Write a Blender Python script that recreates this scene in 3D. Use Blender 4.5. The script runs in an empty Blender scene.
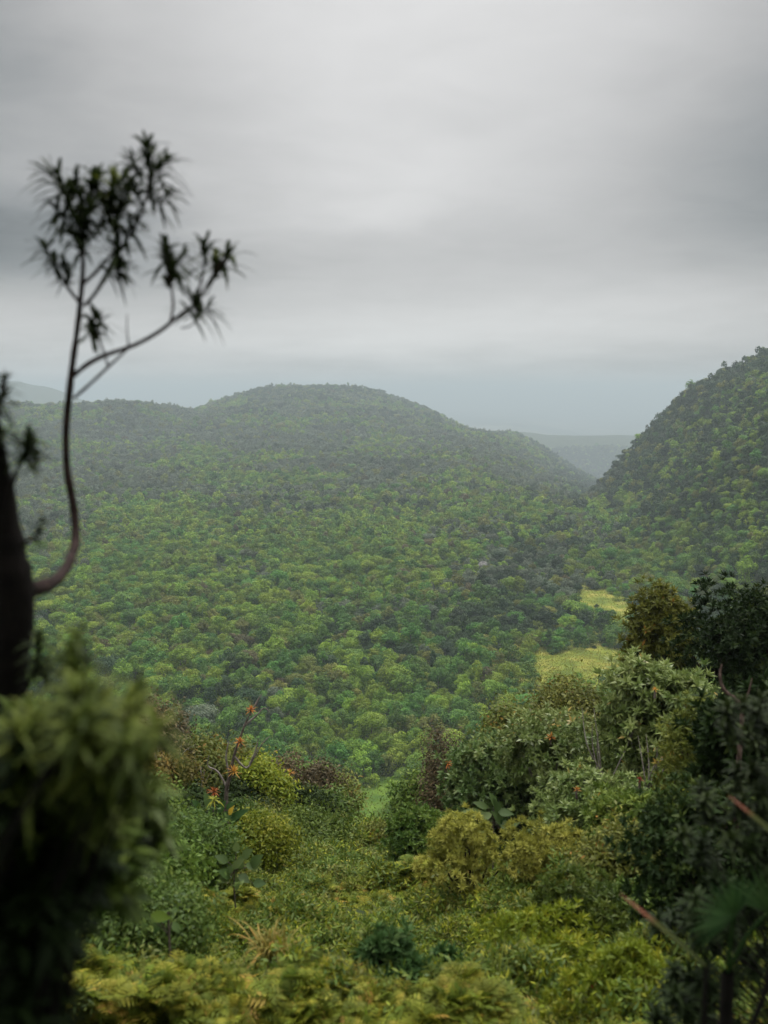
import bpy, math
import numpy as np
from mathutils import Vector

rng = np.random.default_rng(11)
PI = math.pi
C = bpy.context.scene.collection
F_PX = 1024 * 35 / 36
PITCH = math.atan((512 - 392) / F_PX)
CP, SP = math.cos(PITCH), math.sin(PITCH)

# ---------------------------------------------------------------- camera maths
def at(px, py, Y):
    """world point at ground distance Y (metres along +Y) seen in direction px, py"""
    y = (512 - py) / F_PX
    dy, dz = CP + y * SP, -SP + y * CP
    return np.array([(px - 384) / F_PX / dy * Y, Y, dz / dy * Y])

def project(P):
    P = np.asarray(P, float)
    d = P[..., 1] * CP - P[..., 2] * SP
    u = P[..., 1] * SP + P[..., 2] * CP
    return 384 + F_PX * P[..., 0] / d, 512 - F_PX * u / d, d

# ---------------------------------------------------------------- noise and ground
def vnoise(x, y, seed=0):
    x = np.asarray(x, float); y = np.asarray(y, float)
    xi, yi = np.floor(x), np.floor(y)
    fx, fy = x - xi, y - yi
    fx, fy = fx * fx * (3 - 2 * fx), fy * fy * (3 - 2 * fy)
    def h(a, b):
        n = np.sin(a * 127.1 + b * 311.7 + seed * 74.7) * 43758.5453
        return n - np.floor(n)
    return (h(xi, yi) * (1 - fx) + h(xi + 1, yi) * fx) * (1 - fy) + (h(xi, yi + 1) * (1 - fx) + h(xi + 1, yi + 1) * fx) * fy

def fbm(x, y, seed=0, o=4):
    s, a, t = 0, 1, 0
    for i in range(o):
        s = s + a * vnoise(x * 2 ** i, y * 2 ** i, seed + i * 3.3); t += a; a *= .5
    return s / t

def smax(a, b, k):
    h = np.clip(.5 + .5 * (a - b) / k, 0, 1)
    return b + (a - b) * h + k * h * (1 - h)

def sstep(a, b, x):
    t = np.clip((x - a) / (b - a), 0, 1)
    return t * t * (3 - 2 * t)

CANOPY = 9.0
def G(x, y):
    x = np.asarray(x, float); y = np.asarray(y, float)
    near = np.where(y < 0, -1.75 - y * .22, np.where(y < 35, -1.75 - .42 * y, -16.45 - .62 * (y - 35)))
    near = np.minimum(near, 9) + (.34 * np.clip(x - 1.2, 0, 14) + .22 * np.clip(-x - 1.5, 0, 14)) * sstep(1.5, 6, y) * (1 - sstep(40, 110, y))
    near = near + (fbm(x * .35, y * .35, 5) - .5) * .9 * sstep(2, 8, np.hypot(x, y)) * (1 - sstep(60, 140, y))
    floor = -112 + (fbm(x / 420, y / 420, 1) - .5) * 26 * sstep(150, 900, y) + (fbm(x / 120, y / 120, 2, 3) - .5) * 9
    # valley drains away towards the far plain on the right
    far = sstep(1300, 5500, y) * sstep(-200, 500, x - .0 * y)
    u_ = x / np.maximum(y, 1)
    floor = floor - np.interp(y, [850, 1300, 2000, 3000, 5000], [0, 42, 100, 150, 175]) * sstep(.07 + .05 * sstep(1500, 3000, y), .23, u_) - 110 * sstep(3400, 8000, y) - 110 * sstep(3050, 3800, y) * sstep(60, 330, x) - 26 * sstep(90, 330, x) * sstep(2300, 2900, y)
    # hills: profiles along x, falling off along y
    zc = np.interp(x, [-1100, -800, -584, -464, -358, -270, -193, -110, -42, 30, 108, 165, 229, 300, 400, 520], [-112, -96, -68, -30, 3, 13, 17, 14, 4, -18, -44, -70, -92, -108, -118, -120]) + 112 - CANOPY
    wob = (fbm(x / 260, y / 260, 9) - .5) * 28
    hc = zc * np.exp(-np.where(y < 3000, ((y - 3000) / 900) ** 2, ((y - 3000) / 600) ** 2))
    zl = np.interp(x, [-2600, -1700, -1300, -925, -781, -684, -600, -560, -515, -470, -371, -300, -200, -82], [-20, -16, -26, -31, -30, -30, -30, -25, -33, -56, -84, -92, -104, -113]) + 112 - CANOPY
    hl = zl * np.exp(-np.where(y < 2400, ((y - 2400) / 700) ** 2, ((y - 2400) / 500) ** 2))
    floor = floor + np.clip(np.maximum(hc, hl), 0, None) + wob * sstep(1100, 1700, y) * (1 - sstep(2300, 2900, y)) * (x < 300)
    # a low outlying ridge beyond the right end of the hill
    floor = np.maximum(floor, -228 - 70 * sstep(1100, 2300, x) - 90 * (1 - sstep(150, 420, x)) + (fbm(x / 330, y / 500, 44) - .5) * 44 - 90 * ((y - 5500) / 800) ** 2)
    # far blue mountain on the left
    floor = floor + 265 * np.exp(-((x + 2350) / 620) ** 2 - ((y - 6200) / 600) ** 2) * (.75 + .5 * fbm(x / 500, y / 500, 15))
    z = smax(near, floor, 14)
    # steep mountain on the right
    x0 = np.where(y < 1120, 92 + .128 * y, 235 + (y - 1120) * .9)
    d = x - x0
    m = -114 + 1.05 * d + ((fbm(x / 70, y / 110, 21) - .5) * 24 - np.abs(vnoise(x / 160 + .3, y / 62 + x / 400, 23) - .5) * 34 + 9) * sstep(0, 90, d)
    m = np.where(m > -8, -8 + (m + 8) * .50, m); m = np.minimum(m, 85)
    # low spur running out from its foot
    m = m + 16 * np.exp(-((x - (150 + (y - 640) * .1)) / 60) ** 2 - ((y - 690) / 110) ** 2)
    z = np.where(y > 120, smax(z, m, 9), z)
    return z

def normal_g(x, y, e=.5):
    return np.array([-(G(x + e, y) - G(x - e, y)) / (2 * e), -(G(x, y + e) - G(x, y - e)) / (2 * e), 1.0])

# ---------------------------------------------------------------- mesh helpers
class MB:
    def __init__(s): s.V, s.F, s.T, s.M, s.n = [], [], [], [], 0
    def add(s, V, Q, tone=None, m=0):
        V = np.asarray(V, float).reshape(-1, 3); Q = np.asarray(Q, int).reshape(-1, 4)
        s.V.append(V); s.F.append(Q + s.n); s.n += len(V)
        s.T.append(np.full(len(V), .5) if tone is None else np.broadcast_to(np.asarray(tone, float), (len(V),)))
        s.M.append(np.full(len(Q), m, int))
        return s
    def mesh(s, name, mats, smooth=False):
        V, Q = np.concatenate(s.V), np.concatenate(s.F)
        me = bpy.data.meshes.new(name)
        me.vertices.add(len(V)); me.vertices.foreach_set('co', V.astype(np.float32).ravel())
        me.loops.add(len(Q) * 4); me.loops.foreach_set('vertex_index', Q.astype(np.int32).ravel())
        me.polygons.add(len(Q)); me.polygons.foreach_set('loop_start', np.arange(len(Q), dtype=np.int32) * 4)
        me.polygons.foreach_set('material_index', np.concatenate(s.M).astype(np.int32))
        if smooth: me.polygons.foreach_set('use_smooth', np.ones(len(Q), bool))
        a = me.attributes.new('tone', 'FLOAT', 'POINT'); a.data.foreach_set('value', np.concatenate(s.T).astype(np.float32))
        for mt in (mats if isinstance(mats, (list, tuple)) else [mats]): me.materials.append(mt)
        me.update(); me.validate()
        return me
    def obj(s, name, mats, parent=None, smooth=False):
        o = bpy.data.objects.new(name, s.mesh(name, mats, smooth)); C.objects.link(o)
        if parent: o.parent = parent
        return o

def norm(v): return v / np.maximum(np.linalg.norm(v, axis=-1, keepdims=True), 1e-9)
def rdir(n, r=rng): return norm(r.normal(size=(n, 3)))

def leaves(mb, P, D, N, L, W, fold=.12, droop=0., tone=None, m=0, wide=.42):
    """diamond leaves: base P, axis D, facing N"""
    n = len(P); D = norm(D); S = norm(np.cross(D, N)); U = np.cross(S, D)
    L = np.broadcast_to(L, (n,))[:, None]; W = np.broadcast_to(W, (n,))[:, None]
    mid = P + D * L * wide
    V = np.stack([P, mid + S * W / 2 + U * W * fold, P + D * L - U * L * droop, mid - S * W / 2 + U * W * fold], 1)
    if tone is None: tone = rng.random(n)
    mb.add(V, np.arange(n * 4).reshape(n, 4), np.repeat(tone, 4), m)

def straps(mb, P, D, L, W, droop, segs=4, tone=None, m=0, up=np.array([0, 0, 1.]), taper=1.0, tip_tone=None):
    """long leaves curving over; every leaf a strip of quads, narrow at both ends"""
    n = len(P); D = norm(D)
    L = np.broadcast_to(L, (n,))[:, None]; W = np.broadcast_to(W, (n,))[:, None]; droop = np.broadcast_to(droop, (n,))[:, None]
    S = norm(np.cross(D, up) + 1e-6)
    if tone is None: tone = rng.random(n)
    rows, tones = [], []
    for k in range(segs + 1):
        t = k / segs
        c = P + D * L * t * (1 - .25 * droop * t) - up * L * droop * t * t * .75
        w = W * (.35 + 1.9 * t) * (t < .35) + W * (t >= .35) * np.clip((1 - t) / .65, 0.03, 1) ** .7 * taper
        rows += [c + S * w / 2, c - S * w / 2]
        tt = tone if tip_tone is None else tone + (tip_tone - tone) * np.clip((t - .35) * 1.9, 0, 1)
        tones += [tt, tt]
    V = np.stack(rows, 1); T = np.stack(tones, 1)
    q = np.array([[2 * k, 2 * k + 1, 2 * k + 3, 2 * k + 2] for k in range(segs)])
    Q = (np.arange(n)[:, None, None] * (2 * segs + 2) + q[None]).reshape(-1, 4)
    mb.add(V, Q, T.ravel(), m)

def tube(mb, pts, rad, sides=7, tone=None, m=0, smooth=4, knob=0.):
    pts = np.asarray(pts, float); rad = np.broadcast_to(np.asarray(rad, float), (len(pts),))
    if smooth > 1 and len(pts) > 2:                       # Catmull-Rom
        t = np.linspace(0, len(pts) - 1, (len(pts) - 1) * smooth + 1)
        i = np.minimum(t.astype(int), len(pts) - 2); f = (t - i)[:, None]
        p0, p1, p2, p3 = pts[np.maximum(i - 1, 0)], pts[i], pts[i + 1], pts[np.minimum(i + 2, len(pts) - 1)]
        pts = .5 * (2 * p1 + (p2 - p0) * f + (2 * p0 - 5 * p1 + 4 * p2 - p3) * f ** 2 + (3 * p1 - p0 - 3 * p2 + p3) * f ** 3)
        rad = np.interp(t, np.arange(len(rad)), rad)
    if knob: rad = rad * (1 + knob * rng.normal(size=len(rad)))
    T = norm(np.gradient(pts, axis=0))
    ref = np.array([.31, .93, .2]); A = norm(np.cross(T, ref)); B = np.cross(T, A)
    a = np.linspace(0, 2 * PI, sides, endpoint=False)
    ring = pts[:, None] + rad[:, None, None] * (np.cos(a)[None, :, None] * A[:, None] + np.sin(a)[None, :, None] * B[:, None])
    n = len(pts); q = []
    for i in range(n - 1):
        for j in range(sides):
            k = (j + 1) % sides
            q.append([i * sides + j, i * sides + k, (i + 1) * sides + k, (i + 1) * sides + j])
    mb.add(ring, q, tone, m)

# ---------------------------------------------------------------- materials
def mat(name):
    m = bpy.data.materials.new(name); m.use_nodes = True; m.node_tree.nodes.clear(); return m, m.node_tree.nodes, m.node_tree.links

def leaf_mat(name, cols, transl=.3, rough=.55, vary=.25, spec=.2, size=None):
    """cols: list of (position, rgb) along the per-leaf 'tone'; each object drifts a little in value and hue"""
    m, N, Lk = mat(name)
    at_ = N.new('ShaderNodeAttribute'); at_.attribute_name = 'tone'
    cr = N.new('ShaderNodeValToRGB'); e = cr.color_ramp.elements
    e[0].position, e[0].color = cols[0][0], (*cols[0][1], 1); e[1].position, e[1].color = cols[-1][0], (*cols[-1][1], 1)
    for p, c in cols[1:-1]:
        k = e.new(p); k.color = (*c, 1)
    Lk.new(at_.outputs['Fac'], cr.inputs[0])
    oi = N.new('ShaderNodeObjectInfo'); mr = N.new('ShaderNodeMapRange')
    mr.inputs['To Min'].default_value = 1 - vary; mr.inputs['To Max'].default_value = 1 + vary
    Lk.new(oi.outputs['Random'], mr.inputs['Value'])
    hs = N.new('ShaderNodeHueSaturation'); Lk.new(cr.outputs[0], hs.inputs['Color']); Lk.new(mr.outputs[0], hs.inputs['Value'])
    mu = N.new('ShaderNodeMath'); mu.operation = 'MULTIPLY_ADD'; mu.inputs[1].default_value = 7.31; mu.inputs[2].default_value = 0
    fr = N.new('ShaderNodeMath'); fr.operation = 'FRACT'; Lk.new(oi.outputs['Random'], mu.inputs[0]); Lk.new(mu.outputs[0], fr.inputs[0])
    mh = N.new('ShaderNodeMapRange'); mh.inputs['To Min'].default_value = .5 - vary * .06; mh.inputs['To Max'].default_value = .5 + vary * .06
    Lk.new(fr.outputs[0], mh.inputs['Value']); Lk.new(mh.outputs[0], hs.inputs['Hue'])
    b = N.new('ShaderNodeBsdfPrincipled'); b.inputs['Roughness'].default_value = rough; b.inputs['Specular IOR Level'].default_value = spec
    t = N.new('ShaderNodeBsdfTranslucent'); mx = N.new('ShaderNodeMixShader'); mx.inputs[0].default_value = transl
    o = N.new('ShaderNodeOutputMaterial')
    Lk.new(hs.outputs[0], b.inputs['Base Color']); Lk.new(hs.outputs[0], t.inputs['Color'])
    Lk.new(b.outputs[0], mx.inputs[1]); Lk.new(t.outputs[0], mx.inputs[2]); Lk.new(mx.outputs[0], o.inputs['Surface'])
    return m

def noise_mat(name, stops, scale, detail=6, rough=.95, bump=0., bscale=None, spec=.2):
    m, N, Lk = mat(name)
    g = N.new('ShaderNodeNewGeometry'); n = N.new('ShaderNodeTexNoise'); n.inputs['Scale'].default_value = scale; n.inputs['Detail'].default_value = detail
    Lk.new(g.outputs['Position'], n.inputs['Vector'])
    cr = N.new('ShaderNodeValToRGB'); e = cr.color_ramp.elements
    e[0].position, e[0].color = stops[0][0], (*stops[0][1], 1); e[1].position, e[1].color = stops[-1][0], (*stops[-1][1], 1)
    for p, c in stops[1:-1]:
        k = e.new(p); k.color = (*c, 1)
    Lk.new(n.outputs['Fac'], cr.inputs[0])
    b = N.new('ShaderNodeBsdfPrincipled'); b.inputs['Roughness'].default_value = rough; b.inputs['Specular IOR Level'].default_value = spec
    Lk.new(cr.outputs[0], b.inputs['Base Color'])
    if bump:
        n2 = N.new('ShaderNodeTexNoise'); n2.inputs['Scale'].default_value = bscale or scale * 4; n2.inputs['Detail'].default_value = 8
        Lk.new(g.outputs['Position'], n2.inputs['Vector'])
        bp = N.new('ShaderNodeBump'); bp.inputs['Distance'].default_value = bump; bp.inputs['Strength'].default_value = .8
        Lk.new(n2.outputs['Fac'], bp.inputs['Height']); Lk.new(bp.outputs[0], b.inputs['Normal'])
    o = N.new('ShaderNodeOutputMaterial'); Lk.new(b.outputs[0], o.inputs['Surface'])
    return m

def ramp2(a, b): return [(0, a), (1, b)]
BARK = noise_mat('bark', [(.3, (.045, .036, .03)), (.7, (.16, .13, .11))], 14, bump=.01, bscale=60)
BARK_DARK = noise_mat('dark_bark', [(.3, (.005, .004, .0035)), (.7, (.013, .010, .009))], 22, bump=.006, bscale=90)
BARK_RED = noise_mat('reddish_bark', [(.35, (.018, .011, .010)), (.7, (.06, .038, .034))], 30, bump=.003, bscale=160)
BARK_GREY = noise_mat('grey_bark', [(.3, (.09, .075, .065)), (.7, (.28, .25, .22))], 12, bump=.01, bscale=50)

BARK_RED2 = noise_mat('pinkish_bark', [(.35, (.05, .03, .026)), (.7, (.20, .135, .115))], 30, bump=.003, bscale=120)

TONES = {  # forest crown kinds
    'bright yellow-green': leaf_mat('leaf_bright', [(0, (.10, .17, .018)), (.6, (.18, .285, .026)), (1, (.28, .37, .045))], .24, .6, .3),
    'mid-green':           leaf_mat('leaf_mid', [(0, (.046, .115, .018)), (.6, (.085, .185, .026)), (1, (.15, .265, .04))], .2, .55, .35),
    'olive green':         leaf_mat('leaf_olive', [(0, (.085, .11, .022)), (.6, (.15, .175, .034)), (1, (.22, .245, .05))], .2, .6, .3),
    'dark green':          leaf_mat('leaf_dark', [(0, (.020, .045, .016)), (.7, (.036, .07, .022)), (1, (.065, .105, .03))], .18, .55, .35),
    'grey-green':          leaf_mat('leaf_grey', [(0, (.08, .105, .065)), (.7, (.115, .15, .088)), (1, (.17, .20, .12))], .2, .55, .3),
    'brownish green':      leaf_mat('leaf_brown', [(0, (.08, .075, .034)), (.7, (.13, .115, .05)), (1, (.18, .155, .06))], .2, .6, .3),
}
TN = list(TONES)
M = {
    'fern': leaf_mat('fern_leaf', [(0, (.07, .105, .010)), (.5, (.175, .205, .018)), (.85, (.30, .285, .03)), (1, (.32, .21, .04))], .3, .6, .3),
    'glossy': leaf_mat('glossy_leaf', [(0, (.07, .12, .03)), (.6, (.14, .20, .055)), (.9, (.22, .27, .085)), (1, (.28, .30, .09))], .25, .42, .2, .3),
    'silver': leaf_mat('silver_leaf', [(0, (.085, .14, .034)), (.6, (.175, .235, .066)), (.98, (.28, .33, .12)), (1, (.40, .30, .08))], .25, .42, .15, .35),
    'golden': leaf_mat('golden_leaf', [(0, (.18, .20, .035)), (.6, (.33, .335, .06)), (1, (.47, .45, .10))], .3, .6, .12),
    'olive': leaf_mat('olive_leaf', [(0, (.08, .10, .018)), (.6, (.15, .17, .03)), (.94, (.23, .235, .045)), (1, (.28, .16, .03))], .3, .5, .2),
    'green': leaf_mat('green_leaf', [(0, (.05, .095, .016)), (.6, (.105, .16, .025)), (1, (.18, .23, .04))], .3, .48, .2),
    'yellowgreen': leaf_mat('yellow_green_leaf', [(0, (.10, .15, .012)), (.6, (.20, .25, .02)), (1, (.34, .34, .03))], .38, .5, .2),
    'dark': leaf_mat('dark_leaf', [(0, (.012, .024, .006)), (.7, (.026, .046, .011)), (1, (.065, .085, .016))], .2, .6, .2, .12),  # near-black: shade of the corners and undergrowth is partly put into this colour
    'brown': leaf_mat('brownish_leaf', [(0, (.065, .055, .028)), (.6, (.12, .095, .045)), (1, (.20, .14, .07))], .25, .6, .15),
    'rust': leaf_mat('rust_leaf', [(0, (.075, .07, .015)), (.6, (.14, .115, .022)), (1, (.24, .155, .03))], .3, .55, .12),
    'orange': leaf_mat('orange_leaf', [(0, (.34, .09, .025)), (.5, (.47, .19, .04)), (1, (.56, .33, .06))], .35, .5, .1),
    'yellow': leaf_mat('yellow_leaf', [(0, (.45, .32, .03)), (1, (.62, .45, .05))], .35, .45, .1),
    'red': leaf_mat('red_leaf', [(0, (.16, .02, .015)), (1, (.30, .05, .03))], .3, .5, .1),
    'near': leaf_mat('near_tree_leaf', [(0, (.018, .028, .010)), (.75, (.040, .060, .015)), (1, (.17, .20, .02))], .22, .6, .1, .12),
    'whorl': leaf_mat('whorl_leaf', [(0, (.05, .075, .014)), (.5, (.13, .17, .03)), (1, (.24, .27, .05))], .35, .55, .1, .15),
    'bluegreen': leaf_mat('blue_green_leaf', [(0, (.024, .06, .016)), (.7, (.05, .105, .028)), (1, (.10, .16, .05))], .25, .6, .1, .12),
    'palm': leaf_mat('palm_leaf', [(0, (.02, .055, .014)), (1, (.06, .12, .035))], .25, .5, .1, .15),
    'paleleaf': leaf_mat('pale_broad_leaf', [(0, (.06, .11, .03)), (1, (.14, .20, .065))], .35, .45, .1, .3),
    'tuft': leaf_mat('tuft_leaf', [(0, (.16, .17, .03)), (.45, (.28, .23, .05)), (.8, (.44, .22, .05)), (1, (.50, .15, .04))], .3, .55, .1),
    'redtip': leaf_mat('red_tipped_leaf', [(0, (.05, .07, .018)), (.45, (.09, .10, .025)), (.7, (.28, .10, .06)), (1, (.38, .16, .11))], .3, .45, .05),
}

# ---------------------------------------------------------------- properties
def tag(o, label, cat, group=None):
    o['label'] = label; o['category'] = cat
    if group: o['group'] = group
    return o
def kind(o, k): o['kind'] = k; return o
def thing(name, label, cat, loc, group=None, rz=0., scale=None):
    o = bpy.data.objects.new(name, None); C.objects.link(o); o.empty_display_size = .2
    o.location = [float(v) for v in loc]; o.rotation_euler.z = rz
    if scale is not None: o.scale = scale
    return tag(o, label, cat, group)

# ================================================================ ground
def ground_sheet():
    r = np.concatenate([np.geomspace(.6, 60, 70), np.geomspace(62, 1500, 130)[0:], np.geomspace(1540, 42000, 110)])
    a = np.concatenate([np.linspace(-26, 26, 261), np.linspace(26, 334, 90)[1:-1]]) * PI / 180
    R, A = np.meshgrid(r, a, indexing='ij')
    X, Y = R * np.sin(A), R * np.cos(A)
    Z = G(X, Y)
    nR, nA = R.shape
    V = np.stack([X, Y, Z], -1).reshape(-1, 3)
    i, j = np.meshgrid(np.arange(nR - 1), np.arange(nA), indexing='ij')
    k = (j + 1) % nA
    Q = np.stack([i * nA + j, (i + 1) * nA + j, (i + 1) * nA + k, i * nA + k], -1).reshape(-1, 4)
    mb = MB(); mb.add(V, Q)
    c = len(V); mb.add([[0, 0, -1.75]], np.zeros((0, 4)))
    mb2 = mb
    # close the middle with a small fan of quads
    q = [[c, (2 * s) % nA, (2 * s + 1) % nA, (2 * s + 2) % nA] for s in range(nA // 2)]
    if nA % 2: q.append([c, nA - 1, 0, c])
    mb2.F.append(np.array([x for x in q if len(set(x)) == 4])); mb2.M.append(np.zeros(len(mb2.F[-1]), int))
    m, N, Lk = mat('forest_ground')
    g = N.new('ShaderNodeNewGeometry')
    n1 = N.new('ShaderNodeTexNoise'); n1.inputs['Scale'].default_value = .012; n1.inputs['Detail'].default_value = 10; n1.inputs['Roughness'].default_value = .65
    Lk.new(g.outputs['Position'], n1.inputs['Vector'])
    cr = N.new('ShaderNodeValToRGB'); e = cr.color_ramp.elements
    e[0].position, e[0].color = .35, (.022, .034, .014, 1); e[1].position, e[1].color = .7, (.06, .075, .028, 1)
    Lk.new(n1.outputs['Fac'], cr.inputs[0])
    # the cultivated plain far beyond the hills: pale field patches
    vo = N.new('ShaderNodeTexNoise'); vo.inputs['Scale'].default_value = .0011; vo.inputs['Detail'].default_value = 7; vo.inputs['Roughness'].default_value = .7
    Lk.new(g.outputs['Position'], vo.inputs['Vector'])
    cr2 = N.new('ShaderNodeValToRGB'); e = cr2.color_ramp.elements
    e[0].position, e[0].color = .44, (.03, .045, .02, 1); e[1].position, e[1].color = .62, (.24, .23, .16, 1)
    Lk.new(vo.outputs['Fac'], cr2.inputs[0])
    sx = N.new('ShaderNodeSeparateXYZ'); Lk.new(g.outputs['Position'], sx.inputs[0])
    mr = N.new('ShaderNodeMapRange'); mr.inputs['From Min'].default_value = 6500; mr.inputs['From Max'].default_value = 9000
    Lk.new(sx.outputs['Y'], mr.inputs['Value'])
    mx = N.new('ShaderNodeMix'); mx.data_type = 'RGBA'
    Lk.new(mr.outputs[0], mx.inputs['Factor']); Lk.new(cr.outputs[0], mx.inputs['A']); Lk.new(cr2.outputs[0], mx.inputs['B'])
    b = N.new('ShaderNodeBsdfPrincipled'); b.inputs['Roughness'].default_value = 1; b.inputs['Specular IOR Level'].default_value = .1
    Lk.new(mx.outputs['Result'], b.inputs['Base Color'])
    o = N.new('ShaderNodeOutputMaterial'); Lk.new(b.outputs[0], o.inputs['Surface'])
    kind(mb2.obj('terrain', m, None, True), 'structure')
ground_sheet()

# grassy clearings on the valley floor: centre pixel, rough size in metres (x, y), how tall trees are kept off in front
def floor_at(px, py):
    Y = 200.
    for _ in range(60):
        P = at(px, py, Y); z = float(G(P[0], Y))
        Y += (P[2] - z) / .6 * .5 * (1 if P[2] > z else 1)
        Y = min(max(Y, 60), 2500)
    P = at(px, py, Y); return P[0], Y
CLEAR = []
for px, py, sx, sy in ((372, 818, 16, 19), (608, 674, 34, 38), (562, 663, 24, 18), (566, 690, 9, 14), (607, 612, 14, 55), (597, 506, 9, 16), (629, 503, 10, 18)):
    x, y = floor_at(px, py); CLEAR.append((x, y, sx, sy))

# ================================================================ forest
def crown_parts(r, seed, n_leaf, leaf, h=1.0, lumps=18, flat=.75):
    """leaf clumps over a lumpy dome about the origin (base at z=0), unit: metres"""
    R = np.random.default_rng(seed)
    d = norm(R.normal(size=(lumps, 3)) + [0, 0, .55]); d[:, 2] = np.abs(d[:, 2]) * 1.0 - .12
    c = d * [r * .68, r * .68, r * flat * h] * R.uniform(.75, 1.12, (lumps, 1)) + [0, 0, r * .35]
    cr = r * R.uniform(.24, .42, lumps)
    w = cr ** 2 / (cr ** 2).sum()
    b = R.choice(lumps, n_leaf, p=w)
    dd = norm(R.normal(size=(n_leaf, 3)) + [0, 0, .45])
    P = c[b] + dd * cr[b, None] * R.uniform(.72, 1.05, (n_leaf, 1)) * [1, 1, .8]
    sk = R.random(n_leaf) < .16; P[sk] = P[sk] * [.9, .9, .0] + np.stack([0 * P[sk, 0], 0 * P[sk, 0], R.uniform(-.55, .35, sk.sum()) * r], 1)
    A = norm(np.cross(dd, R.normal(size=(n_leaf, 3))) + dd * .15 - [0, 0, .15])
    Nn = norm(dd + R.normal(size=(n_leaf, 3)) * .35 + [0, 0, .15])
    tone = np.clip(.2 + .6 * R.random(lumps)[b] + R.normal(size=n_leaf) * .18, 0, 1)
    return P, A, Nn, tone
def crown_mb(r, seed, n_leaf, leaf, **k):
    P, A, Nn, tone = crown_parts(r, seed, n_leaf, leaf, **k)
    mb = MB(); R = np.random.default_rng(seed + 99)
    leaves(mb, P - norm(A) * leaf * .4, A, Nn, leaf * R.uniform(.7, 1.3, len(P)), leaf * R.uniform(.55, .95, len(P)), fold=.1, tone=tone, wide=.5)
    return mb
def trunk_mb(H, r, seed):
    R = np.random.default_rng(seed); mb = MB(); lean = R.normal(size=2) * .5
    top = np.array([lean[0], lean[1], H])
    tube(mb, [[0, 0, -.6], [lean[0] * .3, lean[1] * .2, H * .5], top], [r, r * .75, r * .5], 6, smooth=3)
    for k in range(4):
        a = k * 1.6 + R.random(); e = np.array([math.cos(a), math.sin(a), 0]) * R.uniform(1.8, 3.0)
        b = np.array([lean[0] * .55, lean[1] * .5, H * R.uniform(.6, .85)])
        tube(mb, [b, b + e * .5 + [0, 0, 1.0], b + e + [0, 0, 2.2]], [r * .45, r * .3, r * .15], 5, smooth=2)
    return mb
SHAPES = [(4.6, 1.0, 'domed', 20, .75), (5.6, .85, 'broad spreading', 26, .62), (3.7, 1.25, 'small rounded', 14, .95), (4.9, 1.15, 'lumpy', 16, .85), (3.3, 1.6, 'tall narrow', 13, 1.15), (6.2, .6, 'flat-topped', 30, .5)]
NS = len(SHAPES)
near_mesh, far_mesh = {}, {}
for si, (r, h, nm, lumps, flat) in enumerate(SHAPES):
    base = crown_mb(r, 40 + si, int(62 * r * r), .62, h=h, lumps=lumps, flat=flat)
    basef = crown_mb(r, 40 + si, int(17 * r * r), 1.15, h=h, lumps=lumps, flat=flat)
    for t in TN:
        near_mesh[t, si] = base.mesh('crown', TONES[t]); far_mesh[t, si] = basef.mesh('crown', TONES[t])
TRUNK_H = [6.2, 6.0, 5.2, 7.0, 8.2, 7.4]
trunk_mesh = [trunk_mb(TRUNK_H[s], .26, 70 + s).mesh('trunk', BARK_GREY if s == 1 else BARK, True) for s in range(NS)]

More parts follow.
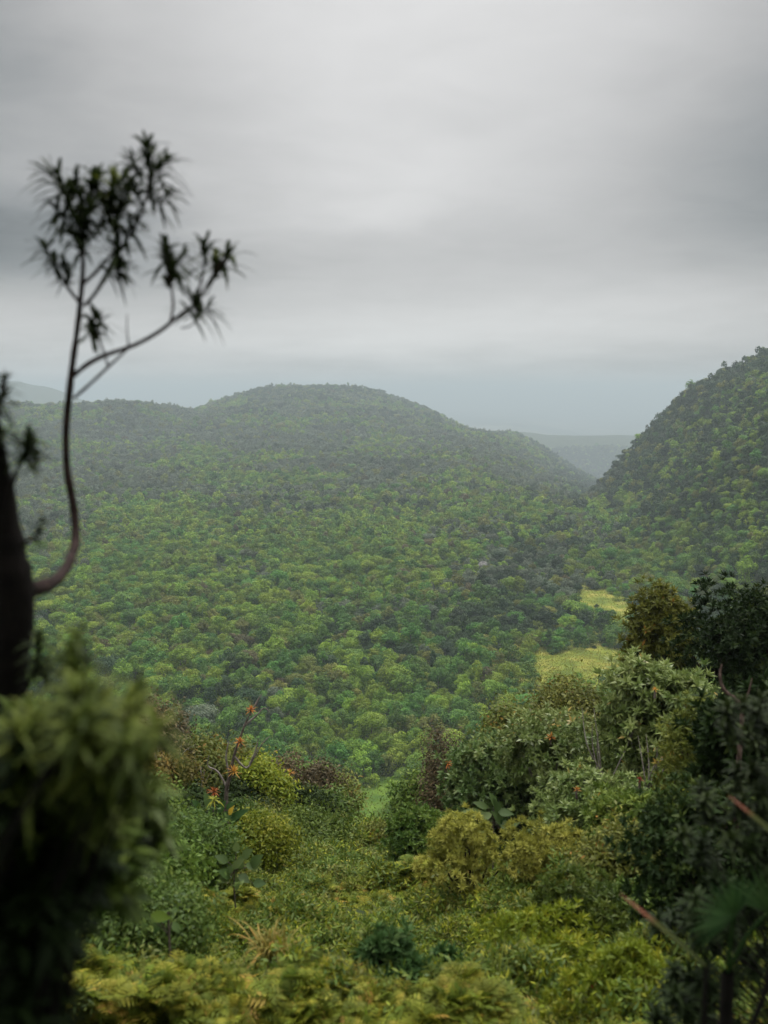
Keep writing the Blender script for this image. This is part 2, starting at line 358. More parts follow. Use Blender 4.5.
def scatter_trees():
    out = []
    for y0, y1, s, k in ((125, 420, 5.0, .72), (420, 900, 5.0, .71), (900, 1800, 6.7, .86), (1800, 3500, 9.2, 1.15), (3500, 4900, 13., 1.6)):
        xs = np.arange(-.64 * y1, .64 * y1, s); ys = np.arange(y0, y1, s * .87)
        X, Y = np.meshgrid(xs, ys); X = X + (np.arange(len(ys)) % 2)[:, None] * s / 2
        X = (X + rng.uniform(-.36, .36, X.shape) * s).ravel(); Y = (Y + rng.uniform(-.36, .36, Y.shape) * s).ravel()
        ok = (np.abs(X) < .60 * Y + 30) & ((y0 < 3400) | ((X > -.05 * Y) & (X < .33 * Y))); X, Y = X[ok], Y[ok]
        out.append(np.stack([X, Y, np.full(len(X), k)], 1))
    P = np.concatenate(out)
    X, Y, K = P.T
    keep = rng.random(len(X)) > .03
    for cx, cy, sx, sy in CLEAR:
        d = np.hypot((X - cx) / sx, (Y - cy) / sy)
        keep &= d + (fbm(X / 8, Y / 8, 31, 2) - .5) * 1.1 + np.where(rng.random(len(X)) < .09, .6, 0) > 1
    keep &= ~((Y < 75) & (X > -60) & (X < 60) & (rng.random(len(X)) < .5))
    X, Y, K = X[keep], Y[keep], K[keep]
    Z = G(X, Y) + rng.uniform(-2.6, 1.8, len(X))
    # soft patches of each kind; haze greying with distance is put into the mix
    a = fbm(X / 95, Y / 150, 51, 3); b = fbm(X / 60, Y / 90, 77, 3); u = rng.random(len(X)); v = rng.random(len(X))
    fy = sstep(650, 1350, Y)
    slope = sstep(-45, 35, X - (95 + .13 * Y))
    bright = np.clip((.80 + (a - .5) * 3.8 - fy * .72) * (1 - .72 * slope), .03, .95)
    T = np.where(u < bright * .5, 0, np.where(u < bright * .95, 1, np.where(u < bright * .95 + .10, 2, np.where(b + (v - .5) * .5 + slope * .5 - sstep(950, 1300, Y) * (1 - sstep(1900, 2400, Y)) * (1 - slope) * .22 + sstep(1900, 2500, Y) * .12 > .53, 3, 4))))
    T = np.where((u > .985) & (T != 3), 5, T)
    T = np.where((T == 4) & (Y < 520) & (v < .6), 1, T)
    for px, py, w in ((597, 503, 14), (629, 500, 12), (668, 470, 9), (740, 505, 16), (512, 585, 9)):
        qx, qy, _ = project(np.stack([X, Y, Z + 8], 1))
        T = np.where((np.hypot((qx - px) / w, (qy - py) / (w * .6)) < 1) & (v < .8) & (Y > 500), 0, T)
    S = rng.choice(NS, len(X), p=[.28, .15, .24, .18, .09, .06])
    sc = K * np.clip(rng.normal(.96, .25, len(X)), .5, 1.7)
    sc = np.where(T == 3, sc * .95, sc)
    return X, Y, Z, T, S, sc
FX, FY, FZ, FT, FS, FSC = scatter_trees()
FR = rng.uniform(0, 2 * PI, len(FX)); FH = FSC * rng.uniform(.85, 1.2, len(FX))

# the 300 trees that show largest: build them as things
rad = np.array([s[0] for s in SHAPES])[FS] * FSC
TH = np.array(TRUNK_H)[FS]
top = np.stack([FX, FY, FZ + (TH - 1.2 + rad * .7) * 1.0], 1)
qx, qy, qd = project(top)
FG_X = [0, 40, 100, 150, 200, 250, 300, 345, 372, 395, 450, 540, 600, 630, 768]
FG_Y = [600, 640, 715, 722, 758, 752, 768, 792, 815, 790, 736, 690, 662, 606, 600]
hid = qy > np.interp(qx, FG_X, FG_Y) + 2
ok = (qx > -4) & (qx < 772) & (qy > 380) & (qy < 1024) & ~hid & (FY < 900)
order = np.argsort(-np.where(ok, rad / qd, -1))[:298]
pick = np.zeros(len(FX), bool); pick[order] = True

def zone(x, y):
    z = ('below the curved stem' if x < 150 else 'behind the bare dead tree' if x < 290 else
         'behind the mid-slope bushes' if x < 360 else 'around the small grass clearing' if x < 440 else
         'behind the silver-leaved tree' if x < 560 else 'beside the yellow meadow')
    d = ' at the forest edge' if y > 700 else ' amid the forest' if y > 650 else ' farther out'
    return z + d
def individual_trees():
    for i in order:
        t, s = TN[FT[i]], FS[i]
        lab = f"{t} {SHAPES[s][2]} tree {zone(qx[i], qy[i])}"
        o = thing('forest_tree', lab, 'tree', (FX[i], FY[i], FZ[i]), 'trees of the valley forest', FR[i])
        o.scale = (FSC[i], FSC[i], FH[i])
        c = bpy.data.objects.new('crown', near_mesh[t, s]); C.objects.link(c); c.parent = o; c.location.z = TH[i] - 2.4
        k = bpy.data.objects.new('trunk', trunk_mesh[s]); C.objects.link(k); k.parent = o
individual_trees()

# everything else of the forest: one mass
def scatter(name, P, R, S, idx, srcs, k='stuff'):
    me = bpy.data.meshes.new(name); me.vertices.add(len(P)); me.vertices.foreach_set('co', np.asarray(P, np.float32).ravel())
    for nm, ty, d in (('rot', 'FLOAT_VECTOR', R), ('scl', 'FLOAT_VECTOR', S), ('idx', 'INT', idx)):
        a = me.attributes.new(nm, ty, 'POINT'); a.data.foreach_set('vector' if ty != 'INT' else 'value', np.asarray(d, np.float32 if ty != 'INT' else np.int32).ravel())
    o = bpy.data.objects.new(name, me); C.objects.link(o)
    col = bpy.data.collections.new(name + '_kinds')
    for n, m in enumerate(srcs):
        q = bpy.data.objects.new(f'kind_{n:03d}', m); col.objects.link(q)
    ng = bpy.data.node_groups.new(name, 'GeometryNodeTree'); N, Lk = ng.nodes, ng.links
    ng.interface.new_socket('Geometry', in_out='INPUT', socket_type='NodeSocketGeometry'); ng.interface.new_socket('Geometry', in_out='OUTPUT', socket_type='NodeSocketGeometry')
    gi, go = N.new('NodeGroupInput'), N.new('NodeGroupOutput')
    ci = N.new('GeometryNodeCollectionInfo'); ci.inputs['Collection'].default_value = col; ci.inputs['Separate Children'].default_value = True; ci.inputs['Reset Children'].default_value = True
    ip = N.new('GeometryNodeInstanceOnPoints'); ip.inputs['Pick Instance'].default_value = True
    def att(nm, ty):
        a = N.new('GeometryNodeInputNamedAttribute'); a.data_type = ty; a.inputs['Name'].default_value = nm; return a.outputs['Attribute']
    e = N.new('FunctionNodeEulerToRotation')
    Lk.new(gi.outputs[0], ip.inputs['Points']); Lk.new(ci.outputs[0], ip.inputs['Instance'])
    Lk.new(att('idx', 'INT'), ip.inputs['Instance Index']); Lk.new(att('rot', 'FLOAT_VECTOR'), e.inputs[0]); Lk.new(e.outputs[0], ip.inputs['Rotation'])
    Lk.new(att('scl', 'FLOAT_VECTOR'), ip.inputs['Scale']); Lk.new(ip.outputs[0], go.inputs[0])
    md = o.modifiers.new('scatter', 'NODES'); md.node_group = ng
    return kind(o, k)
def forest_mass():
    w = ~pick
    zoff = (TH - 2.4)[w] * FH[w]
    P = np.stack([FX[w], FY[w], FZ[w] + zoff], 1)
    R = np.stack([np.zeros(w.sum()), np.zeros(w.sum()), FR[w]], 1); S = np.stack([FSC[w], FSC[w], FH[w]], 1)
    srcs = [near_mesh[t, s] for t in TN for s in range(NS)] + [far_mesh[t, s] for t in TN for s in range(NS)]
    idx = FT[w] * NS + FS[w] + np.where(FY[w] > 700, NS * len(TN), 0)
    o = scatter('forest', P, R, S, idx, srcs)
    o['label'] = 'dense green forest filling the valley and covering the hills'
forest_mass()

# grass of the clearings
def meadows():
    GR = leaf_mat('meadow_grass', [(0, (.09, .13, .016)), (.6, (.20, .235, .03)), (1, (.36, .33, .06))], .3, .6, .2)
    GS = noise_mat('meadow_ground', [(.35, (.09, .13, .015)), (.5, (.16, .19, .022)), (.68, (.30, .27, .055))], .1, 8)
    mb = MB()
    for ci, (cx, cy, sx, sy) in enumerate(CLEAR):
        k = np.linspace(0, 2 * PI, 49)[:-1]; rr = np.linspace(0.02, 1.45, 12)
        X = cx + np.outer(rr, np.cos(k)) * sx; Y = cy + np.outer(rr, np.sin(k)) * sy
        V = np.stack([X, Y, G(X, Y) + .5], -1).reshape(-1, 3)
        Q = [[i * 48 + j, (i + 1) * 48 + j, (i + 1) * 48 + (j + 1) % 48, i * 48 + (j + 1) % 48] for i in range(11) for j in range(48)]
        mb.add(V, Q, m=0 if ci else 2)
        n = int(sx * sy * 13); a = rng.uniform(0, 2 * PI, n); q = np.sqrt(rng.random(n)) * 1.4
        x, y = cx + np.cos(a) * q * sx, cy + np.sin(a) * q * sy
        P = np.stack([x, y, G(x, y) + .1], 1)
        D = rdir(n) * .6 + [0, 0, 1]
        leaves(mb, P, D, rdir(n), rng.uniform(.5, 1.1, n), rng.uniform(.2, .5, n), tone=np.clip(fbm(x / 9, y / 9, 3, 4) * 1.1 - .15 + (.35 if ci else 0) + rng.normal(size=n) * .15, 0, 1), m=1)
    o = mb.obj('meadow_grass', [GS, GR, noise_mat('green_meadow_ground', [(.35, (.05, .10, .012)), (.65, (.11, .18, .02))], .2, 8)]); kind(o, 'stuff')
meadows()

# ================================================================ slope plants
def dome(n, w, h, lumps, R, low=-.25, rr=(.30, .46)):
    """points and outward directions on a lumpy dome of half-width w, height h standing on z=0"""
    d = norm(R.normal(size=(lumps, 3))); d[:, 2] = np.where(d[:, 2] < low, -d[:, 2], d[:, 2])
    c = d * [w * .66, w * .66, h * .36] * R.uniform(.7, 1.1, (lumps, 1)) + [0, 0, h * .56]
    r = np.array([w, w, h * .55]) * R.uniform(*rr, (lumps, 1)) * 1.0
    q = (r[:, 0]) ** 2; b = R.choice(lumps, n, p=q / q.sum())
    dd = norm(R.normal(size=(n, 3)) + [0, 0, .35])
    P = c[b] + dd * r[b] * R.uniform(.78, 1.06, (n, 1))
    o_ = R.random(n) < .10; P[o_] = (P[o_] - [0, 0, h * .5]) * (1 + R.uniform(.08, .38, (o_.sum(), 1)) * [1, 1, .4]) + [0, 0, h * .5]
    P[:, 2] = np.clip(P[:, 2], .05, h * 1.12)
    return P, norm(dd + [0, 0, .25]), b, c

def whorls(mb, T, A, k, L, W, droop=.35, spread=(15, 80), tone=None, segs=0, m=0, R=rng):
    n = len(T); A = norm(A)
    X = norm(np.cross(A, rdir(n, R))); Yv = np.cross(A, X)
    az = (np.arange(k)[None] * 2.399 + R.uniform(0, 6.28, (n, 1)) + R.normal(size=(n, k)) * .2)
    el = np.radians(np.linspace(spread[0], spread[1], k))[None] + R.normal(size=(n, k)) * .12
    D = (np.cos(el)[..., None] * A[:, None] + np.sin(el)[..., None] * (np.cos(az)[..., None] * X[:, None] + np.sin(az)[..., None] * Yv[:, None])).reshape(-1, 3)
    P = np.repeat(T, k, 0); Nn = np.repeat(A, k, 0) + R.normal(size=(n * k, 3)) * .15
    LL = L * R.uniform(.75, 1.2, n * k); WW = W * R.uniform(.8, 1.2, n * k)
    if tone is None: tone = R.random(n)
    tn = np.clip(np.repeat(tone, k) + R.normal(size=n * k) * .12, 0, 1)
    if segs: straps(mb, P, D, LL, WW, droop, segs, tn, m)
    else: leaves(mb, P, D, Nn, LL, WW, .1, droop * .5, tn, m)

def stems_mb(w, h, c, R, r0=.05):
    mb = MB()
    for k in range(len(c)):
        e = c[k]
        tube(mb, [[e[0] * .05, e[1] * .05, -.25], [e[0] * .35 + R.normal() * .06, e[1] * .35 + R.normal() * .06, e[2] * .45], e], [r0, r0 * .65, r0 * .25], 5, smooth=3)
    return mb

def shrub(name, label, cat, px, py_top, Y, hw_px, leafm, style='rosette', L=.09, W=.035, n=900, k=9, lumps=12, bark=BARK, group=None, seed=0, h=None, trunk='stem', crown='foliage', droop=.3, sink=.1, bright=None, parts=None):
    R = np.random.default_rng(1000 + seed)
    P0 = at(px, py_top, Y); x = P0[0]; g = float(G(x, Y)) - sink; w = hw_px / F_PX * math.hypot(Y, P0[2]); H = h or max(P0[2] - g, .35); w *= 1.15; lumps = int(lumps * 1.3); n = int(n * 1.25)
    base = P0[2] - H if h else g
    o = thing(name, label, cat, (x, Y, base if not h else min(base, g)), group)
    if h and base > g:   # raise on its stem
        H = P0[2] - g
    P, A, b, c = dome(n, w, H, lumps, R)
    mb = MB(); tb = np.clip(R.random(lumps)[b] * .5 + R.random(n) * .5, 0, 1)
    if style == 'rosette':
        whorls(mb, P, A, k, L, W, droop, tone=tb, R=R)
    else:
        nn = n * k; i = R.integers(0, n, nn)
        Q = P[i] + R.normal(size=(nn, 3)) * L * 1.3
        D = norm(np.cross(A[i], R.normal(size=(nn, 3))) + A[i] * .35 + R.normal(size=(nn, 3)) * .25); Nn = norm(A[i] + R.normal(size=(nn, 3)) * .45 + [0, 0, .2])
        leaves(mb, Q, D, Nn, L * R.uniform(.6, 1.3, nn), W * R.uniform(.7, 1.3, nn), .12, droop * .4, np.clip(tb[i] + R.normal(size=nn) * .15, 0, 1))
    mb.obj(crown, M[leafm], o)
    stems_mb(w, H, c, R, .022 * H if trunk == 'stem' else .03 * H).obj(trunk, bark, o, True)
    return o, P, A

# --- fern carpet: one mass of fronds over the whole near slope
def fern_clump(seed, nf=9, Lf=.25, pairs=7):
    R = np.random.default_rng(seed); mb = MB()
    for f in range(nf):
        az = f * 2.4 + R.random(); el = R.uniform(.45, 1.15); L = Lf * R.uniform(.65, 1.15)
        d = np.array([math.cos(az) * math.cos(el), math.sin(az) * math.cos(el), math.sin(el)])
        t = np.linspace(.12, 1, pairs)[:, None]
        c = d * L * t - np.array([0, 0, 1]) * L * .45 * t ** 2
        tg = norm(d - np.array([0, 0, .9]) * t); s = norm(np.cross(tg, [0, 0, 1.]))
        ll = (L * .36 * np.clip(np.sin(t[:, 0] * 2.6 + .35), .12, 1))
        tone = np.clip(.45 + R.normal() * .28, 0, 1)
        for sg in (-1, 1):
            leaves(mb, c, s * sg + tg * .45, np.cross(s * sg, tg) * sg + [0, 0, .8], ll, ll * .30, .05, .15, np.clip(tone + R.normal(size=pairs) * .07, 0, 1), wide=.35)
        tube(mb, np.concatenate([[[0, 0, 0]], c[::3]]), .004, 3, tone, smooth=1)
    return mb.mesh('fern_clump', M['fern'])
def shrublet(seed, leafm):
    R = np.random.default_rng(seed); mb = MB(); n = 120
    d = norm(R.normal(size=(n, 3)) + [0, 0, .9]); P = d * R.uniform(.05, .24, (n, 1)) * [1, 1, 1.1]
    leaves(mb, P, norm(np.cross(d, R.normal(size=(n, 3))) + d * .6), d + R.normal(size=(n, 3)) * .4, .075 * R.uniform(.6, 1.4, n), .026, tone=R.random(n))
    return mb.mesh('shrublet', M[leafm])
def fern_carpet():
    n = 98000
    Y = 5.1 + rng.random(n) ** 1.05 * 30; X = (rng.random(n) - .5) * (1.0 * Y + 3)
    # thinner to the sides where shrubs take over
    u = X / Y
    ok = rng.random(n) < np.where(Y < 9, np.where((u > -.30) & (u < .33), 1.0, .5), np.where((u > -.30 + .006 * Y) & (u < .16 - .004 * (Y - 9)), 1.0, .06))
    X, Y = X[ok], Y[ok]; n = len(X)
    lump = fbm(X * .55, Y * .55, 61, 3)
    Z = G(X, Y) + (lump - .35) * .9 - .12 + (fbm(X * 2.0, Y * 2.0, 71, 2) - .5) * .75
    S = (.75 + lump * .7) * rng.uniform(.7, 1.3, n) * (.31 + .045 * Y)
    R = np.stack([rng.normal(size=n) * .4 - .2, rng.normal(size=n) * .4, rng.uniform(0, 6.28, n)], 1)
    w = fbm(X * .4, Y * .4, 91, 3) + rng.normal(size=n) * .12
    kinds = np.where(w > .62, 6 + rng.integers(0, 4, n), rng.integers(0, 6, n))
    P = np.stack([X, Y, Z], 1)
    o = scatter('fern_ground_cover', P, R, np.repeat(S[:, None], 3, 1), kinds, [fern_clump(300 + q) for q in range(6)] + [shrublet(320 + q, m) for q, m in enumerate(('yellowgreen', 'green', 'olive', 'green'))])
    o['label'] = 'yellow-green fern thicket covering the near slope'
fern_carpet()

# --- undergrowth between the shrubs: one mass, kept off the plants that stand free (px, py, half-width, distance)
OPEN_VIEW = [(470, 822, 42, 12.6), (542, 834, 40, 12), (668, 664, 60, 15.5), (596, 780, 50, 13.5), (560, 726, 50, 17), (492, 752, 45, 18), (212, 800, 24, 15.5), (236, 850, 22, 12.5), (494, 800, 24, 15), (240, 730, 30, 17.5), (706, 712, 36, 12), (650, 800, 50, 11), (650, 602, 50, 24), (585, 672, 46, 27), (372, 806, 30, 70)]
def undergrowth():
    src = []
    for q, mt in enumerate(('green', 'olive', 'dark', 'green', 'yellowgreen', 'dark')):
        R = np.random.default_rng(400 + q); P, A, b, c = dome(420, .62, .95, 9, R, rr=(.32, .5)); nn = 3400; i = R.integers(0, 420, nn)
        D = norm(np.cross(A[i], R.normal(size=(nn, 3))) + A[i] * .35 + R.normal(size=(nn, 3)) * .25)
        mb = MB(); leaves(mb, P[i] + R.normal(size=(nn, 3)) * .07, D, norm(A[i] + R.normal(size=(nn, 3)) * .45), .085 * R.uniform(.6, 1.4, nn), .038 * R.uniform(.7, 1.3, nn), tone=np.clip(R.random(9)[b][i] * .6 + R.random(nn) * .4, 0, 1))
        src.append(mb.mesh('undergrowth_bush', M[mt]))
    n = 3600
    Y = 8 + rng.random(n) ** .7 * 62; X = (rng.random(n) - .5) * (1.1 * Y + 4); u = X / Y
    ok = (u > .15 - .004 * (Y - 9) + .05 * rng.random(n)) | (u < -.27 + .006 * Y) | (Y > 27)
    ok &= (Y > 9.5) | (rng.random(n) < .35)
    X, Y = X[ok], Y[ok]; n = len(X)
    S = rng.uniform(.8, 1.5, n) * (.62 + .014 * Y)
    qx, qy, _ = project(np.stack([X, Y, G(X, Y) + S * .9], 1)); keep = np.ones(n, bool)
    for px, py, hw, Ys in OPEN_VIEW: keep &= ~((np.abs(qx - px) < hw + 350 / Y) & (qy < py + 1.15 * hw) & (Y < Ys + .4))
    X, Y, S = X[keep], Y[keep], S[keep]; n = len(X)
    P = np.stack([X, Y, G(X, Y) - .15], 1)
    o = scatter('undergrowth', P, np.stack([np.zeros(n), np.zeros(n), rng.uniform(0, 6.28, n)], 1), np.stack([S, S, S * rng.uniform(.7, 1.2, n)], 1), (fbm(X / 5, Y / 5, 88, 2) * 5.9 * .6 + rng.random(n) * 2.3).astype(int).clip(0, 5), src)
    o['label'] = 'mixed green undergrowth between the shrubs of the slope'
undergrowth()

# --- shrubs and small trees of the near slope
def slope_plants():
    s = 0
    def S(*a, **k):
        nonlocal s; s += 1
        return shrub(*a, seed=s, **k)
    # right side, back to front
    S('tree', 'tall dark tree with feathery crown beside the mountain, topmost of the slope', 'tree', 664, 604, 24, 36, 'olive', L=.17, W=.055, n=1000, k=10, lumps=22, bark=BARK_RED, trunk='trunk', crown='crown')
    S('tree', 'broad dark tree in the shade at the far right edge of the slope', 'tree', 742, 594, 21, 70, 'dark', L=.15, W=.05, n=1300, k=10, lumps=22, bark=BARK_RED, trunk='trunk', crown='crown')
    S('shrub', 'rust-tinged olive shrub in front of the yellow meadow', 'shrub', 570, 694, 27, 50, 'olive', 'fine', L=.13, W=.06, n=900, k=14, lumps=20)
    S('tree', 'silver-leaved tree with pale grey forked branches', 'tree', 668, 680, 15.5, 60, 'silver', L=.15, W=.05, n=900, k=11, lumps=20, bark=BARK_GREY, trunk='trunk', crown='crown')
    S('shrub', 'bushy green shrub with bare twigs under the silver-leaved tree', 'shrub', 560, 726, 17, 58, 'silver', L=.13, W=.045, n=900, k=10, lumps=16, bark=BARK_GREY)
    S('shrub', 'brown-green shrub at the crest behind the glossy shrub', 'shrub', 512, 716, 26, 40, 'olive', 'fine', L=.13, W=.06, n=600, k=14, lumps=12)
    S('shrub', 'brownish twiggy shrub with an orange tuft, at the forest edge', 'shrub', 446, 744, 24, 22, 'brown', 'fine', L=.10, W=.04, n=320, k=12, lumps=9, bark=BARK_GREY)
    S('shrub', 'glossy pale-leaved shrub behind the golden bush', 'shrub', 492, 752, 18, 48, 'glossy', L=.13, W=.055, n=900, k=9, lumps=14)
    S('shrub', 'dull green shrub beside the grass clearing, lowest of the crest', 'shrub', 428, 786, 25, 32, 'green', 'fine', L=.12, W=.055, n=650, k=14, lumps=12)
    S('shrub', 'leafy green shrub between the clearing and the golden bush', 'shrub', 424, 816, 20, 30, 'green', L=.12, W=.05, n=600, k=9, lumps=12)
    S('shrub', 'silvery shrub carrying orange rosettes in front of the bare twigs', 'shrub', 596, 780, 13.5, 52, 'silver', L=.11, W=.04, n=850, k=10, lumps=14, bark=BARK_GREY)
    S('shrub', 'golden bush of dense rounded rosettes, the paler half', 'shrub', 468, 820, 12.6, 44, 'golden', L=.085, W=.017, n=330, k=22, lumps=11, bark=BARK_DARK)
    S('shrub', 'golden bush of dense rounded rosettes, the yellower half', 'shrub', 540, 828, 12.0, 44, 'golden', L=.085, W=.017, n=300, k=22, lumps=11, bark=BARK_DARK)
    S('shrub', 'shaded green shrub below the silver-leaved tree', 'shrub', 650, 804, 11, 56, 'green', L=.10, W=.038, n=900, k=9, lumps=14)
    S('shrub', 'olive shaded shrub beside the golden bush', 'shrub', 626, 842, 10, 34, 'olive', 'fine', L=.065, W=.028, n=700, k=12, lumps=12)
    S('shrub', 'dim olive shrub under the bare reddish branch', 'shrub', 706, 712, 12, 44, 'olive', L=.09, W=.03, n=520, k=10, lumps=12, bark=BARK_RED)
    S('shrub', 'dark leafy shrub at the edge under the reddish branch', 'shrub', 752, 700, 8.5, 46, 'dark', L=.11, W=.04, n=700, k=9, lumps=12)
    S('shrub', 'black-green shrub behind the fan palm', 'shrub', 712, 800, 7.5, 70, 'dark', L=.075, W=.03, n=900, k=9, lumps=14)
    # middle and left, back to front
    S('shrub', 'dark olive bush beside the grass clearing', 'shrub', 326, 782, 42, 26, 'olive', 'fine', L=.2, W=.09, n=520, k=14, lumps=12)
    S('shrub', 'brown-topped bush with an orange tip in the middle of the slope', 'shrub', 296, 768, 36, 34, 'brown', 'fine', L=.17, W=.08, n=560, k=14, lumps=12)
    S('shrub', 'deep green bush in the hollow before the clearing', 'shrub', 322, 806, 34, 24, 'green', 'fine', L=.17, W=.08, n=520, k=14, lumps=12)
    S('shrub', 'yellowish bush below the dead branch', 'shrub', 262, 768, 27, 26, 'yellowgreen', 'fine', L=.13, W=.06, n=460, k=13, lumps=10)
    S('shrub', 'olive bush with pale tips behind the large-leaved plant', 'shrub', 230, 760, 30, 36, 'olive', 'fine', L=.15, W=.07, n=600, k=14, lumps=12)
    S('shrub', 'brownish flowering bush at the forest edge', 'shrub', 150, 716, 26, 34, 'brown', 'fine', L=.13, W=.06, n=640, k=14, lumps=12, bark=BARK_GREY)
    S('shrub', 'olive bush beside the pale dead twigs', 'shrub', 196, 746, 27, 34, 'olive', 'fine', L=.14, W=.06, n=640, k=14, lumps=12)
    S('shrub', 'yellow-topped bush under the brownish flowering bush', 'shrub', 164, 766, 19, 28, 'rust', 'fine', L=.09, W=.045, n=480, k=12, lumps=10)
    S('shrub', 'soft green bush above the fern thicket', 'shrub', 300, 828, 24, 44, 'green', 'fine', L=.12, W=.05, n=760, k=14, lumps=14)
    S('shrub', 'pale olive bush above the fern thicket beside the clearing', 'shrub', 386, 836, 26, 36, 'olive', 'fine', L=.12, W=.05, n=620, k=14, lumps=12)
    S('shrub', 'fresh green bush beside the large-leaved plant', 'shrub', 254, 822, 18, 34, 'yellowgreen', 'fine', L=.085, W=.036, n=560, k=13, lumps=11)
    S('shrub', 'shaded green bush below the large-leaved plant', 'shrub', 190, 826, 14, 38, 'green', 'fine', L=.075, W=.032, n=640, k=13, lumps=12)
    S('shrub', 'dim green bush behind the blurred whorled shrub', 'shrub', 132, 800, 12, 60, 'green', 'fine', L=.07, W=.03, n=800, k=12, lumps=14)
    S('shrub', 'dark green leafy sapling at the bottom of the fern thicket', 'shrub', 390, 948, 6.0, 30, 'bluegreen', L=.085, W=.026, n=170, k=9, lumps=7)
    S('shrub', 'dark green upright sapling beside the fern thicket', 'shrub', 440, 956, 6.4, 20, 'bluegreen', L=.085, W=.026, n=90, k=9, lumps=5)
    S('shrub', 'yellow-green leafy shrub in front of the golden bush', 'shrub', 545, 924, 7.6, 56, 'yellowgreen', L=.075, W=.022, n=430, k=8, lumps=12)
    S('shrub', 'yellow-green leafy shrub below the red leaves', 'shrub', 620, 962, 6.0, 52, 'yellowgreen', L=.065, W=.02, n=420, k=8, lumps=12)
    S('shrub', 'shaded leafy shrub in front of the olive shrub', 'shrub', 580, 880, 8.6, 44, 'green', L=.075, W=.026, n=420, k=8, lumps=11)
    S('shrub', 'dark leafy shrub beside the fern thicket', 'shrub', 130, 890, 7.0, 70, 'green', 'fine', L=.05, W=.02, n=900, k=12, lumps=14)
slope_plants()

